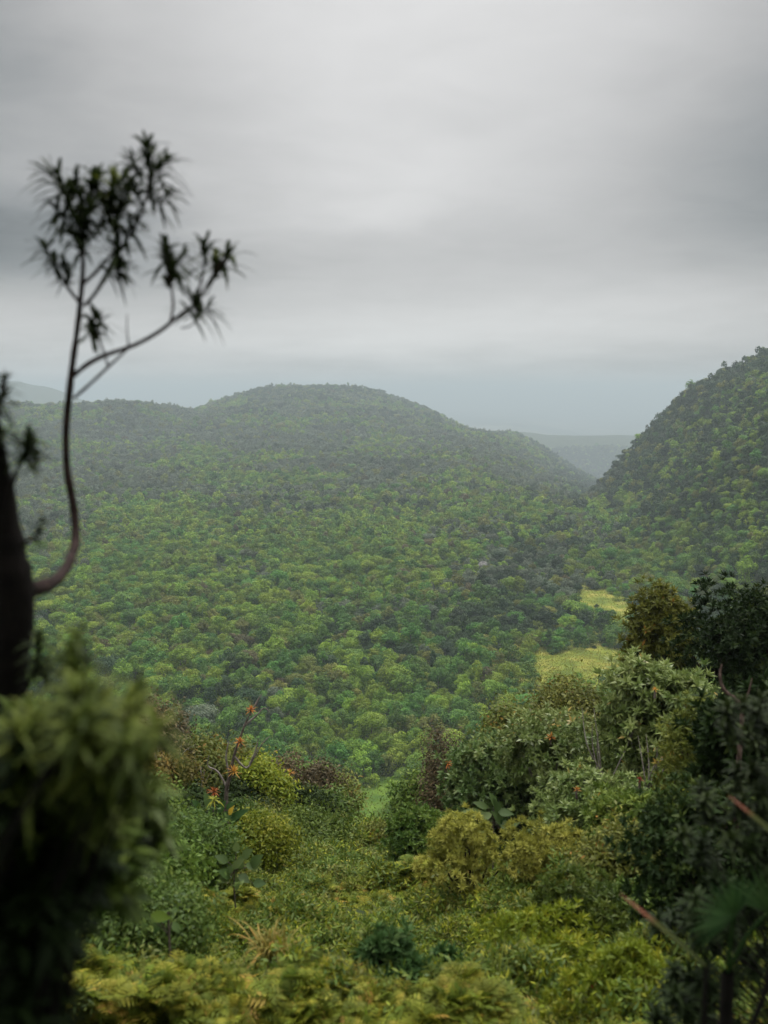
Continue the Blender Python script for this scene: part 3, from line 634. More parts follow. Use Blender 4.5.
# ---------------------------------------------------------------- near tree on the left edge, out of focus
def near_tree():
    Yt = 2.15
    base = at(-4, 1010, Yt); gz = float(G(base[0], Yt))
    o = thing('tree', 'slender dark tree with thick trunk and one curved stem ending in leaf tufts', 'tree', (base[0], Yt, gz))
    org = np.array(o.location)
    def pl(pts, Y): return np.array([at(a, b, y) for (a, b), y in zip(pts, np.broadcast_to(Y, (len(pts),)))]) - org
    px = Yt / F_PX * 1.0
    mb = MB()
    tr = pl([(-16, 360), (-10, 430), (0, 510), (8, 560), (13, 600), (9, 660), (2, 740), (-2, 850), (-4, 960), (-4, 1010)], Yt)
    tr = np.concatenate([tr, [[0, 0, -.15]]])
    tube(mb, tr, np.array([8, 12, 17, 21, 21, 19, 19, 20, 22, 24, 28]) * px, 14, knob=.05)
    mb.obj('trunk', BARK_DARK, o, True)
    def branch(pts, Y, r, tufts=(), bark=BARK_RED):
        b = MB(); q = pl(pts, Y); tube(b, q, np.array(r) * .86 * 2.8 / F_PX, 7, knob=.05)
        bo = b.obj('branch', bark, o, True)
        if tufts:
            lm = MB(); R = np.random.default_rng(int(pts[0][0] * 7 + pts[-1][1]))
            for (tx, ty, ax, ay, sz, br) in tufts:
                y = float(np.interp(ty, [p[1] for p in pts][::-1], np.broadcast_to(Y, (len(pts),))[::-1])) if len(np.unique(Y)) > 1 else float(np.broadcast_to(Y, (len(pts),))[0])
                y += R.uniform(-.07, .07)
                T = at(tx, ty, y) - org; A = norm(np.array([ax, R.normal() * .25, ay]))
                n = 16
                # leaves set along the last few cm of the shoot
                TT = T[None] - A[None] * np.linspace(0, .045, 3)[:, None]
                whorls(lm, TT, np.repeat(A[None], 3, 0) + R.normal(size=(3, 3)) * .16, 8, sz * 1.22 * 2.8 / F_PX, 5.3 * 2.8 / F_PX, .5, (5, 86), np.clip(np.array([br, br * .6, .2]) + .05, 0, 1), 4, R=R)
                tube(b, [T - A * .08, T], .002, 5, smooth=1)
            lm.obj('leaves', M['near'], bo)
    Yb = 2.75
    branch([(28, 590), (45, 586), (62, 574), (75, 545), (74, 510), (67, 470), (66, 430), (69, 395), (73, 360), (77, 331), (81, 295), (83, 265), (82, 235), (80, 200)], [2.2, 2.3, 2.5, 2.7] + [2.75] * 10, [9, 7.5, 6, 5, 4.6, 4.3, 4.1, 3.9, 3.6, 3.2, 2.8, 2.4, 2.0, 1.5],
           [(82, 200, 0, 1, 32, .3), (64, 192, -.5, 1, 33, .2), (52, 176, -.8, 1, 36, .15), (92, 188, .3, 1, 32, .45), (74, 214, -.2, .8, 28, .1), (90, 212, .4, .8, 28, .3), (84, 232, .1, 1, 28, .15), (76, 184, .1, 1, 32, .3), (98, 178, .1, 1, 30, .5), (72, 236, -.4, .9, 24, .1), (58, 212, -.8, .6, 26, .1)], BARK_RED)
    branch([(79, 302), (66, 285), (56, 266), (47, 252)], Yb, [2, 1.8, 1.5, 1.2], [(46, 250, -.5, 1, 24, .1), (68, 268, .1, .9, 22, .2), (56, 262, -.6, .6, 18, .1)])
    branch([(83, 284), (98, 270), (110, 256), (120, 240), (114, 212), (112, 190)], Yb, [2, 1.9, 1.7, 1.5, 1.3, 1.1], [(113, 188, 0, 1, 34, 1.0), (103, 204, -.5, .8, 28, .9), (122, 210, .5, .8, 28, .5), (114, 232, -.1, 1, 28, .4), (122, 182, .3, .9, 30, .8), (110, 216, .1, 1, 30, .9)])
    branch([(84, 306), (96, 292), (108, 270), (116, 254), (132, 232), (142, 212), (149, 180), (147, 152)], Yb, [2.2, 2.1, 2, 1.9, 1.7, 1.5, 1.3, 1.1],
           [(147, 150, -.05, 1, 30, .25), (134, 164, -.4, 1, 26, .3), (164, 164, .7, .8, 27, .15), (152, 182, .1, 1, 28, .1), (166, 196, .7, .5, 26, .1), (130, 182, -.4, .8, 24, .5), (118, 254, .1, 1, 28, .1), (124, 268, .6, .2, 24, .1), (134, 222, .4, .6, 26, .1)])
    branch([(73, 376), (88, 364), (106, 355), (135, 345), (160, 331), (176, 318), (195, 303), (206, 287), (215, 272), (226, 257)], Yb, [2.9, 2.8, 2.6, 2.5, 2.3, 2.1, 1.9, 1.6, 1.4, 1.1],
           [(227, 256, .5, 1, 30, .6), (216, 262, .0, 1, 26, .8), (194, 302, -.2, .9, 29, .1), (206, 310, .9, .1, 27, .1)])
    branch([(170, 324), (173, 308), (172, 292), (167, 270)], Yb, [1.8, 1.6, 1.4, 1.1], [(166, 252, -.1, 1, 32, .2), (171, 272, .2, 1, 30, .15), (182, 258, .5, .9, 26, .1)])
    branch([(195, 303), (201, 282), (204, 264), (205, 252)], Yb, [1.6, 1.4, 1.2, 1], [(205, 248, -.05, 1, 30, .3)])
    branch([(74, 398), (90, 384), (107, 368), (120, 356), (128, 347), (127, 332), (127, 314)], Yb, [1.8, 1.7, 1.5, 1.4, 1.2, .8, .4])
    branch([(108, 366), (103, 350), (96, 332), (94, 320)], Yb, [1.3, 1.2, 1.1, 1], [(94, 316, .1, 1, 24, .1), (90, 328, -.3, .6, 18, .1), (100, 322, .5, .7, 20, .15)])
    branch([(181, 328), (190, 326), (198, 318), (204, 308)], Yb, [.9, .8, .7, .6])
    branch([(4, 520), (12, 486), (20, 462), (28, 444)], 2.1, [2.4, 2.0, 1.7, 1.3], [(29, 440, .1, 1, 20, .1), (25, 448, -.4, .8, 16, .1), (33, 446, .6, .5, 16, .1)], BARK_DARK)
    branch([(20, 700), (30, 680), (38, 660), (40, 648)], 2.1, [2.4, 2.0, 1.7, 1.3], [(40, 644, .1, 1, 20, .2), (33, 664, -.5, .7, 18, .2), (46, 660, .7, .5, 18, .2)], BARK_DARK)
    branch([(22, 545), (34, 536), (40, 526)], 2.1, [2.0, 1.6, 1.2], [(41, 524, .3, 1, 12, .1)], BARK_DARK)
    branch([(-10, 430), (-2, 412), (2, 396), (4, 384)], 2.1, [2.4, 2.0, 1.7, 1.3], [(3, 380, .1, 1, 20, .1), (2, 400, .6, .5, 18, .1), (4, 432, .6, .5, 20, .1)], BARK_DARK)
near_tree()

def overhead():
    # unseen leaves added over and behind the lookout to shade the near plants
    R = np.random.default_rng(77); n = 15000
    P = np.stack([R.uniform(-9, 9, n), R.uniform(-9, 3.4, n), np.zeros(n)], 1)
    P[:, 2] = 2.6 + .45 * np.clip(P[:, 1], 0, 9) + R.gamma(2., .9, n)
    gap = np.abs(P[:, 0] - .45 - .1 * P[:, 1]) < .5 + .22 * np.clip(P[:, 1], -3, 5) + .9
    ok = ~(gap & (P[:, 1] > -2.5)) & (np.abs(P[:, 0]) < 5 + R.random(n) * 4)
    P = P[ok]; n = len(P)
    m_ = 16000; P2 = np.stack([R.uniform(-12, 12, m_), R.uniform(-10, -2.6, m_), R.uniform(-2, 8, m_)], 1)
    P = np.concatenate([P, P2]); n = len(P)
    mb = MB(); leaves(mb, P, rdir(n, R) - [0, 0, .3], rdir(n, R) + [0, 0, .6], R.uniform(.18, .4, n), R.uniform(.1, .2, n), tone=R.random(n))
    o = mb.obj('added_shade_foliage', M['dark']); kind(o, 'stuff')
overhead()

# ---------------------------------------------------------------- blurred whorled shrubs close to the lens
def near_shrub(label, spots, Y, L, W, leafm, k=10, droop=.45, seed=0, base_px=(60, 1024), stem=True, name='shrub'):
    R = np.random.default_rng(500 + seed)
    b = at(*base_px, Y); g = float(G(b[0], Y)); o = thing(name, label, 'shrub', (b[0], Y, g)); org = np.array(o.location)
    mb = MB(); st = MB()
    for (px, py, dy, tone) in spots:
        T = at(px, py, Y + dy) - org
        A = norm(np.array([R.normal() * .35, R.normal() * .3 - .15, 1.0]))
        TT = T[None] - A[None] * np.linspace(0, L * .5, 3)[:, None]
        whorls(mb, TT, np.repeat(A[None], 3, 0) + R.normal(size=(3, 3)) * .12, k, L, W, droop, (20, 98), np.clip(np.array([tone, tone * .8, tone * .6]), 0, 1), 3, R=R)
        j = np.array([R.normal() * .03, R.normal() * .03, -.05])
        tube(st, [[R.normal() * .03, R.normal() * .03, -.1], [T[0] * .12, T[1] * .3, T[2] * .6], T * [.6, .7, .88] + j, T], [.004, .0035, .003, .002], 5, smooth=3)
    mb.obj('foliage', M[leafm], o); st.obj('stem', BARK_DARK, o, True)
    return o
def near_shrubs():
    R = np.random.default_rng(8)
    sp = [(78, 690, 0, .9), (60, 706, .05, .8), (96, 708, -.05, .9), (82, 728, -.1, 1), (50, 740, .05, .7), (108, 738, 0, .85), (70, 756, -.1, .95), (94, 762, -.12, .9), (120, 766, .05, .7), (40, 770, .1, .5), (76, 640, .15, .12), (70, 664, .1, .15), (30, 712, .1, .5), (12, 740, .1, .4)]
    sp += [(int(R.normal(76, 34)), int(R.uniform(682, 830)), R.uniform(-.2, .2), R.uniform(.1, .9)) for _ in range(40)]
    sp = [(a, b, c, t * .8) for a, b, c, t in sp]
    near_shrub('pale green whorled shrub blurred close to the lens below the trunk', sp, 1.5, .072, .012, 'whorl', 11, .42, 1, (-70, 1024))
    sp = [(int(R.normal(84, 28)), int(R.normal(815, 38)), R.uniform(-.15, .2), R.uniform(.1, .6)) for _ in range(44)]
    sp += [(150, 800, 0, .6), (160, 830, 0, .5), (138, 790, 0, .6), (128, 850, -.1, .5), (112, 830, -.1, .6)]
    near_shrub('dark leafy shrub blurred under the pale whorled shrub', sp, 1.9, .085, .022, 'green', 10, .35, 2, (-80, 1024))
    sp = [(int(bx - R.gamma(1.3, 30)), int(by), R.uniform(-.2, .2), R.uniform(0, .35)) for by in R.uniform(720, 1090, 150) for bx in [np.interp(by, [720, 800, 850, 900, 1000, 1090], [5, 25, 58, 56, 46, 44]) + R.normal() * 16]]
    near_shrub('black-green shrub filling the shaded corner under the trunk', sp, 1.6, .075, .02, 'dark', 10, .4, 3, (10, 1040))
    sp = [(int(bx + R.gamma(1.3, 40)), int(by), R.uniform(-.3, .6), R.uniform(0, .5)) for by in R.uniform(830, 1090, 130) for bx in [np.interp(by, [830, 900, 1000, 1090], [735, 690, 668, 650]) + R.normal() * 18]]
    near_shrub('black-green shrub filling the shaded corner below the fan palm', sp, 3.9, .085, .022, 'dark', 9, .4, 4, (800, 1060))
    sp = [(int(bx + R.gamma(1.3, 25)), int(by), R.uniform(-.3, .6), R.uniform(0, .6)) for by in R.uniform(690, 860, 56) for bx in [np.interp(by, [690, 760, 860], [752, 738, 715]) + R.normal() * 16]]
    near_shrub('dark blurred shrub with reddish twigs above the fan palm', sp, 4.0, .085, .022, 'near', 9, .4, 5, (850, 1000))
near_shrubs()

# ---------------------------------------------------------------- single plants
def on_ground(px, py, Y):
    P = at(px, py, Y); return P, float(G(P[0], Y))
def rosette_thing(name, label, cat, px, py, Y, L, W, leafm, k=16, spread=(10, 85), droop=.3, group=None, drop=None, segs=4, A=(0, -.2, 1), tones=None, seed=0):
    """a rosette plant centred at px, py; its stalk goes down to the ground or to what it sits on"""
    R = np.random.default_rng(700 + seed); P, g = on_ground(px, py, Y)
    o = thing(name, label, cat, P, group)
    mb = MB(); whorls(mb, np.zeros((1, 3)), np.array([A], float), k, L, W, droop, spread, np.array([.5]) if tones is None else np.array([tones]), segs, R=R)
    mb.obj('leaves', M[leafm], o)
    st = MB(); d = drop if drop is not None else max(P[2] - g + .05, .06)
    tube(st, [[0, 0, -d], [R.normal() * .02, R.normal() * .02, -d * .5], [0, 0, .01]], [.02, .016, .012], 6, smooth=3)
    st.obj('stem', BARK, o, True)
    return o

def dead_branch():
    Y = 17.5
    b, g = on_ground(228, 800, Y)
    o = thing('dead_tree', 'bare grey branching dead tree carrying orange tufts', 'dead tree', (b[0], Y, g)); org = np.array(o.location)
    def pl(pts): return np.array([at(a, c, Y) for a, c in pts]) - org
    t = MB(); tube(t, np.concatenate([[[0, 0, -.2]], pl([(226, 800), (230, 775), (234, 756), (240, 738), (246, 722), (252, 710)])]), [.05, .042, .034, .027, .022, .016, .007], 7, knob=.08); t.obj('trunk', BARK, o, True)
    for pts in ([(234, 756), (246, 768), (254, 758), (262, 744), (270, 736)], [(250, 764), (256, 750), (258, 738)], [(230, 775), (226, 760), (228, 745), (229, 742)], [(244, 726), (256, 716), (264, 708), (270, 712)],
                [(228, 790), (218, 772), (208, 766), (209, 755)], [(252, 712), (258, 700), (262, 694)]):
        m = MB(); tube(m, pl(pts), np.linspace(.024, .006, len(pts)), 5); m.obj('branch', BARK_GREY, o, True)
    for (px, py, s, tn, lab) in ((251, 710, .15, .35, 'orange tuft topmost on the bare dead tree'), (240, 742, .14, .6, 'orange tuft in the middle of the bare dead tree'), (234, 772, .20, .8, 'large yellow-orange tuft lowest on the bare dead tree'), (214, 792, .16, .1, 'red-orange tuft beside the large-leaved plant')):
        rosette_thing('bromeliad', lab, 'bromeliad', px, py, Y - .12, s, .022, 'orange', 30, (5, 95), .3, 'orange tufts on the dead tree', .10, 3, tones=tn, seed=px)
def pale_twigs():
    for n, (px, py, Y, lab) in enumerate(((172, 752, 22, 'pale bare twisted twigs sticking out of the bushes'), (198, 772, 20, 'thin grey bare twigs beside the large-leaved plant'), (648, 756, 13.5, 'pale forked bare branch inside the silver-leaved tree'), (604, 730, 15, 'fine grey bare twigs between the silver shrubs'), (545, 705, 22, 'single slanting dead twig at the crest'))):
        R = np.random.default_rng(60 + n); P, g = on_ground(px, py + 20, Y)
        o = thing('dead_shrub', lab, 'dead shrub', (P[0], Y, g)); H = at(px, py - 16, Y)[2] - g
        t = MB(); tube(t, [[0, 0, -.1], [R.normal() * .1, 0, H * .55]], [.018, .013], 6); t.obj('stem', BARK, o, True)
        for k in range(1 if n == 4 else 5):
            m = MB(); a = R.uniform(-1, 1) if n != 4 else -.6
            z0 = H * R.uniform(.4, .6)
            tube(m, [[0, 0, z0], [a * H * .12, R.normal() * .1, z0 + (H - z0) * .5], [a * H * .2 + R.normal() * .08, R.normal() * .2, H * R.uniform(.85, 1.05)]], [.012, .009, .004], 5, knob=.1); m.obj('twig', BARK_GREY, o, True)

def blade_leaf(mb, P, D, N, L, W, bend=.25, segs=6, tone=.5, fold=.15):
    """one broad leaf with a midrib fold"""
    D = norm(np.asarray(D, float)); S = norm(np.cross(D, N)); U = np.cross(S, D); V = []; q = []
    for k in range(segs + 1):
        t = k / segs; w = W * math.sin(PI * min(max(t ** .8, .02), .985)) * .5
        c = P + D * L * t - U * L * bend * t * t
        V += [c + S * w + U * w * fold, c, c - S * w + U * w * fold]
    for k in range(segs):
        a = 3 * k; q += [[a, a + 1, a + 4, a + 3], [a + 1, a + 2, a + 5, a + 4]]
    mb.add(V, q, tone)
def broad_plant(label, px, py, Y, specs, leafm, extra=None, name='broadleaf_plant'):
    """specs: (dx px, dy px of the leaf base, direction x, z, length px, width px)"""
    P, g = on_ground(px, py, Y); o = thing(name, label, 'plant', (P[0], Y, g)); org = np.array(o.location); s = math.hypot(Y, P[2]) / F_PX
    R = np.random.default_rng(int(px * 3 + py))
    specs = [(a, b, c, d, L * .62, W * .74, m) for a, b, c, d, L, W, m in specs] + [(a + R.normal() * 5, b + R.uniform(2, 26), c + R.normal() * .5, d + R.normal() * .4, L * R.uniform(.6, .85), W * .8, None) for a, b, c, d, L, W, m in specs + specs if m is None]
    for (dx, dy, ax, az, L, W, m) in specs:
        b = at(px + dx, py + dy, Y + R.uniform(-.05, .05)) - org
        mb = MB(); blade_leaf(mb, b, [ax, -.35, az], [R.normal() * .2, -.8, .75], L * s, W * s, R.uniform(.1, .35), tone=R.random())
        mb.obj('leaf', M[m or leafm], o, True)
    st = MB(); tube(st, [[0, 0, -.1], [R.normal() * .03, 0, (P[2] - g) * .5], P - org], [.014, .011, .008], 6, smooth=3)
    for (dx, dy, *_r) in specs:
        b = at(px + dx, py + dy, Y) - org; tube(st, [(P - org) * [1, 1, .8], b], .005, 4, smooth=1)
    st.obj('stem', BARK, o, True)

def tuft_plant(name, label, cat, px, py, Y, n, L, W, leafm, spread=.9, tip=None, seed=0, droop=(.5, 1.1), tone=(0, .6)):
    R = np.random.default_rng(900 + seed); P, g = on_ground(px, py, Y)
    o = thing(name, label, cat, (P[0], Y, min(g, P[2]))); mb = MB(); org = np.array(o.location)
    a = R.uniform(0, 2 * PI, n); e = R.uniform(.1, spread, n)
    D = np.stack([np.cos(a) * np.sin(e), np.sin(a) * np.sin(e), np.cos(e)], 1)
    straps(mb, R.normal(size=(n, 3)) * [.04, .04, .01] + (P - org), D, L * R.uniform(.6, 1.15, n), W * R.uniform(.7, 1.2, n), R.uniform(*droop, n), 6, R.uniform(*tone, n), tip_tone=tip)
    mb.obj('leaves', M[leafm], o)
    st = MB(); tube(st, [[0, 0, -.05], (P - org) * .5, P - org + [0, 0, .02]], [.05, .05, .03], 7, smooth=2); st.obj('stem', BARK, o, True)

def fan_palm(label, px, py, Y, seed=0, leafm='palm', fronds=((0, 0, -.35, .9, 62),), name='palm'):
    R = np.random.default_rng(seed); P, g = on_ground(px, py + 60, Y); o = thing(name, label, 'palm', (P[0], Y, g)); org = np.array(o.location)
    st = MB(); hub = at(px, py + 60, Y) - org
    tube(st, [[0, 0, -.1], hub * .6, hub], [.03, .026, .02], 7, smooth=3); st.obj('stem', BARK_DARK, o, True)
    s = math.hypot(Y, P[2]) / F_PX
    for (dx, dy, ax, az, Lp) in fronds:
        T = at(px + dx, py + dy, Y - .1) - org; mb = MB()
        n = 19; th = np.linspace(-1.45, 1.45, n); A = norm(np.array([ax, -.25, az])); S = norm(np.cross(A, [0, -1., .35]))
        D = np.cos(th)[:, None] * A + np.sin(th)[:, None] * S
        straps(mb, np.repeat(T[None], n, 0), D, Lp * s * R.uniform(.85, 1.05, n) * (1 - .12 * np.abs(th)), 3.4 * s, R.uniform(.05, .35, n), 5, R.random(n), up=np.array([0, -.75, .65]))
        tube(mb, [hub, (hub + T) / 2 + [0, 0, .03], T], .006, 5, .3)
        mb.obj('frond', M[leafm], o)

def single_plants():
    dead_branch(); pale_twigs()
    Y = 7.2; b, g = on_ground(738, 800, Y); o = thing('dead_tree', 'bare reddish-brown bent branch standing in front of the dark tree', 'dead tree', (b[0], Y, g))
    def pl(q): return np.array([at(a, c, Y) for a, c in q]) - np.array(o.location)
    t = MB(); tube(t, np.concatenate([[[0, 0, -.1]], pl([(738, 780), (741, 735), (742, 712), (736, 700), (724, 690), (720, 676), (722, 664)])]), [.02, .019, .018, .018, .016, .013, .010, .005], 8, knob=.08); t.obj('trunk', BARK_RED2, o, True)
    t = MB(); tube(t, pl([(741, 706), (748, 694), (752, 678)]), [.012, .008, .004], 6); t.obj('branch', BARK_RED2, o, True)
    # large-leaved plant with yellow dying leaves
    broad_plant('large-leaved dark green plant with two yellow dying leaves', 212, 815, 15.5, [
        (-8, 0, -.9, .5, 20, 9, None), (6, -2, .5, 1, 26, 10, None), (-2, -8, -.2, 1, 26, 11, None), (10, 4, .9, .4, 22, 9, None), (-4, 6, -.6, -.3, 18, 8, None), (4, 8, .2, -1, 18, 9, None), (14, -6, .8, .9, 18, 8, None), (0, 2, .1, .9, 22, 9, 'bluegreen'), (-12, -8, -.7, .9, 16, 8, 'bluegreen'),
        (-14, 4, -.6, .35, 17, 9, 'yellow'), (17, 0, .35, 1, 17, 7, 'yellow'), (-10, 14, .7, .6, 14, 4, 'orange')], 'bluegreen')
    rosette_thing('bromeliad', 'yellow-green strap rosette crowning the large-leaved plant', 'bromeliad', 214, 800, 15.2, .22, .03, 'yellowgreen', 16, (20, 95), .7, None, .3, 4, tones=.8, seed=3)
    rosette_thing('bromeliad', 'yellow and orange rosette under the large-leaved plant', 'bromeliad', 224, 838, 14.8, .22, .035, 'yellowgreen', 14, (20, 90), .3, None, .3, 4, tones=.9, seed=4)
    # pale broad-leaved plants
    broad_plant('plant with pale broad leaves below the large-leaved plant', 236, 858, 12.5, [(-8, 4, -.8, .7, 22, 12, None), (6, 0, .8, .9, 24, 13, None), (0, -6, .1, 1, 20, 10, None), (10, 6, .9, -.1, 20, 11, None), (-4, 8, -.4, -.6, 16, 9, None)], 'paleleaf')
    broad_plant('fan of pale green broad leaves behind the golden bush', 494, 806, 15, [(-6, 2, -.9, .6, 26, 10, None), (2, 0, -.3, 1, 26, 10, None), (4, 6, .9, .1, 24, 11, None), (-2, 8, -.9, -.1, 22, 10, None), (8, 12, .3, -.8, 14, 9, 'bluegreen')], 'paleleaf')
    broad_plant('dim plant with one drooping yellowish leaf at the fern edge', 168, 912, 6.5, [(-18, 4, .95, .15, 34, 15, 'yellowgreen'), (-8, 8, -.4, -.8, 22, 11, 'bluegreen'), (4, 10, .6, -.6, 20, 10, 'bluegreen'), (0, 8, -.9, .2, 20, 9, 'bluegreen')], 'bluegreen')
    broad_plant('small plant with glossy leaves in the dark corner', 52, 948, 3.4, [(-4, 0, .9, .35, 24, 10, None), (2, 2, .5, -.9, 20, 9, None), (-6, 4, -.8, -.5, 18, 8, None), (2, -2, .9, .9, 14, 7, None)], 'paleleaf')
    broad_plant('low plant with dull red leaves at the bottom of the thicket', 604, 972, 6.2, [(-2, 0, .3, 1, 16, 9, None), (4, 4, .9, .6, 16, 8, None), (-4, 6, -.7, .5, 16, 8, None), (-8, 14, -.8, .1, 14, 8, None), (2, 10, .4, -.7, 14, 7, None)], 'red')
    # orange rosettes on the right
    for (px, py, Y, s, m, tn, lab) in ((599, 799, 12.8, .13, 'orange', 1.0, 'yellow-orange rosette on the silvery shrub'), (577, 790, 12.9, .07, 'orange', .5, 'small orange rosette beside the larger one on the silvery shrub'), (551, 738, 16.5, .13, 'orange', .25, 'orange rosette on the crest beside the rust-tinged shrub'), (448, 764, 23.4, .20, 'orange', .3, 'orange rosette on the brownish twiggy shrub'), (460, 772, 22.6, .12, 'orange', .9, 'yellow rosette hanging below the brownish twiggy shrub'), (290, 773, 34.5, .26, 'orange', .6, 'orange rosette on the brown-topped bush'), (655, 690, 13.6, .07, 'orange', .9, 'small orange withered tuft high in the silver-leaved tree'), (640, 780, 12.2, .07, 'red', .5, 'small red tuft in the shade under the silver-leaved tree')):
        rosette_thing('bromeliad', lab, 'bromeliad', px, py, Y, s, s * .2, m, 16, (8, 88), .25, 'orange rosettes in the shrubs', .12, 3, tones=tn, seed=px)
    # strap-leaved tufts
    tuft_plant('grass_tuft', 'arching strap-leaved tuft turning orange in the fern thicket', 'grass tuft', 272, 956, 6.5, 150, .50, .014, 'tuft', .9, None, 1, (.4, 1.0), (0, .68))
    tuft_plant('grass_tuft', 'small upright grass tuft at the bottom of the thicket', 'grass tuft', 238, 1016, 6.6, 36, .30, .012, 'tuft', .7, None, 2, (.2, .7), (0, .5))
    tuft_plant('grass_tuft', 'thin green grass blades in front of the yellow-green shrub', 'grass tuft', 500, 985, 6.6, 22, .36, .014, 'whorl', .6, None, 3, (.1, .5), (.4, 1))
    fan_palm('dark green fan palm in the shaded corner', 728, 912, 2.9, 1, 'palm', ((6, 4, -.6, .75, 52), (42, 0, .25, 1, 62)))
    red_leaf()
def red_leaf():
    # one long slanting leaf with a pink end, and its lower neighbours
    Y = 2.5
    b, _ = on_ground(706, 966, Y); g = float(G(b[0], Y)); o = thing('strap_leaf_plant', 'long slanting leaf with a pink withered end before the fan palm', 'plant', (b[0], Y, g)); org = np.array(o.location)
    mb = MB(); a, t = at(706, 966, Y) - org, at(619, 888, Y + .1) - org
    straps(mb, a[None], (t - a)[None], np.linalg.norm(t - a), 6.5 * Y / F_PX, .1, 8, np.array([.1]), tip_tone=1.0, up=np.array([0, -.6, .8])); mb.obj('leaf', M['redtip'], o)
    mb = MB(); a2, t2 = at(792, 850, Y) - org, at(728, 790, Y + .05) - org
    straps(mb, a2[None], (t2 - a2)[None], np.linalg.norm(t2 - a2), 6.5 * Y / F_PX, .12, 8, np.array([.1]), tip_tone=.9, up=np.array([0, -.6, .8])); mb.obj('leaf', M['redtip'], o)
    st = MB(); tube(st, [[0, 0, -.1], a * .5, a], [.012, .01, .006], 6, smooth=2); tube(st, [a * .6, (a * .6 + a2) / 2 + [.05, 0, 0], a2], [.009, .008, .006], 6, smooth=3); st.obj('stem', BARK_DARK, o, True)
single_plants()

# pale bare rock among the trees of the valley and a white roofed hut
def rock():
    x, y = floor_at(483, 577); o_m = noise_mat('pale_rock', [(.3, (.13, .13, .12)), (.7, (.25, .24, .23))], .8, bump=.2)
    R = np.random.default_rng(5); n, k = 9, 16; V, q = [], []
    for i in range(n):
        for j in range(k):
            a, b = 2 * PI * j / k, PI * .5 * i / (n - 1); w = 1 + .18 * R.normal()
            V.append([math.cos(a) * math.cos(b) * 5.0 * w, math.sin(a) * math.cos(b) * 4 * w, math.sin(b) * 10 * (1 + .06 * R.normal())])
    for i in range(n - 1):
        for j in range(k): q.append([i * k + j, i * k + (j + 1) % k, (i + 1) * k + (j + 1) % k, (i + 1) * k + j])
    mb = MB(); mb.add(V, q); o = mb.obj('rock', o_m); o.location = (x, y, float(G(x, y)) - 1)
    tag(o, 'pale grey bare rock showing among the valley trees', 'rock')
rock()

# ================================================================ air, sky, sun, camera
def haze():
    m, N, Lk = mat('haze_air'); v = N.new('ShaderNodeVolumePrincipled')
    v.inputs['Color'].default_value = (.61, .715, .76, 1); v.inputs['Density'].default_value = HAZE; v.inputs['Anisotropy'].default_value = .1
    o = N.new('ShaderNodeOutputMaterial'); Lk.new(v.outputs[0], o.inputs['Volume'])
    x0, x1, y0, y1, z0, z1 = -43000, 43000, -43000, 43000, -460, 118
    V = [[x, y, z] for z in (z0, z1) for y in (y0, y1) for x in (x0, x1)]
    q = [[0, 2, 3, 1], [4, 5, 7, 6], [0, 1, 5, 4], [2, 6, 7, 3], [0, 4, 6, 2], [1, 3, 7, 5]]
    mb = MB(); mb.add(V, q); kind(mb.obj('haze', m), 'stuff')
HAZE = .00022
haze()

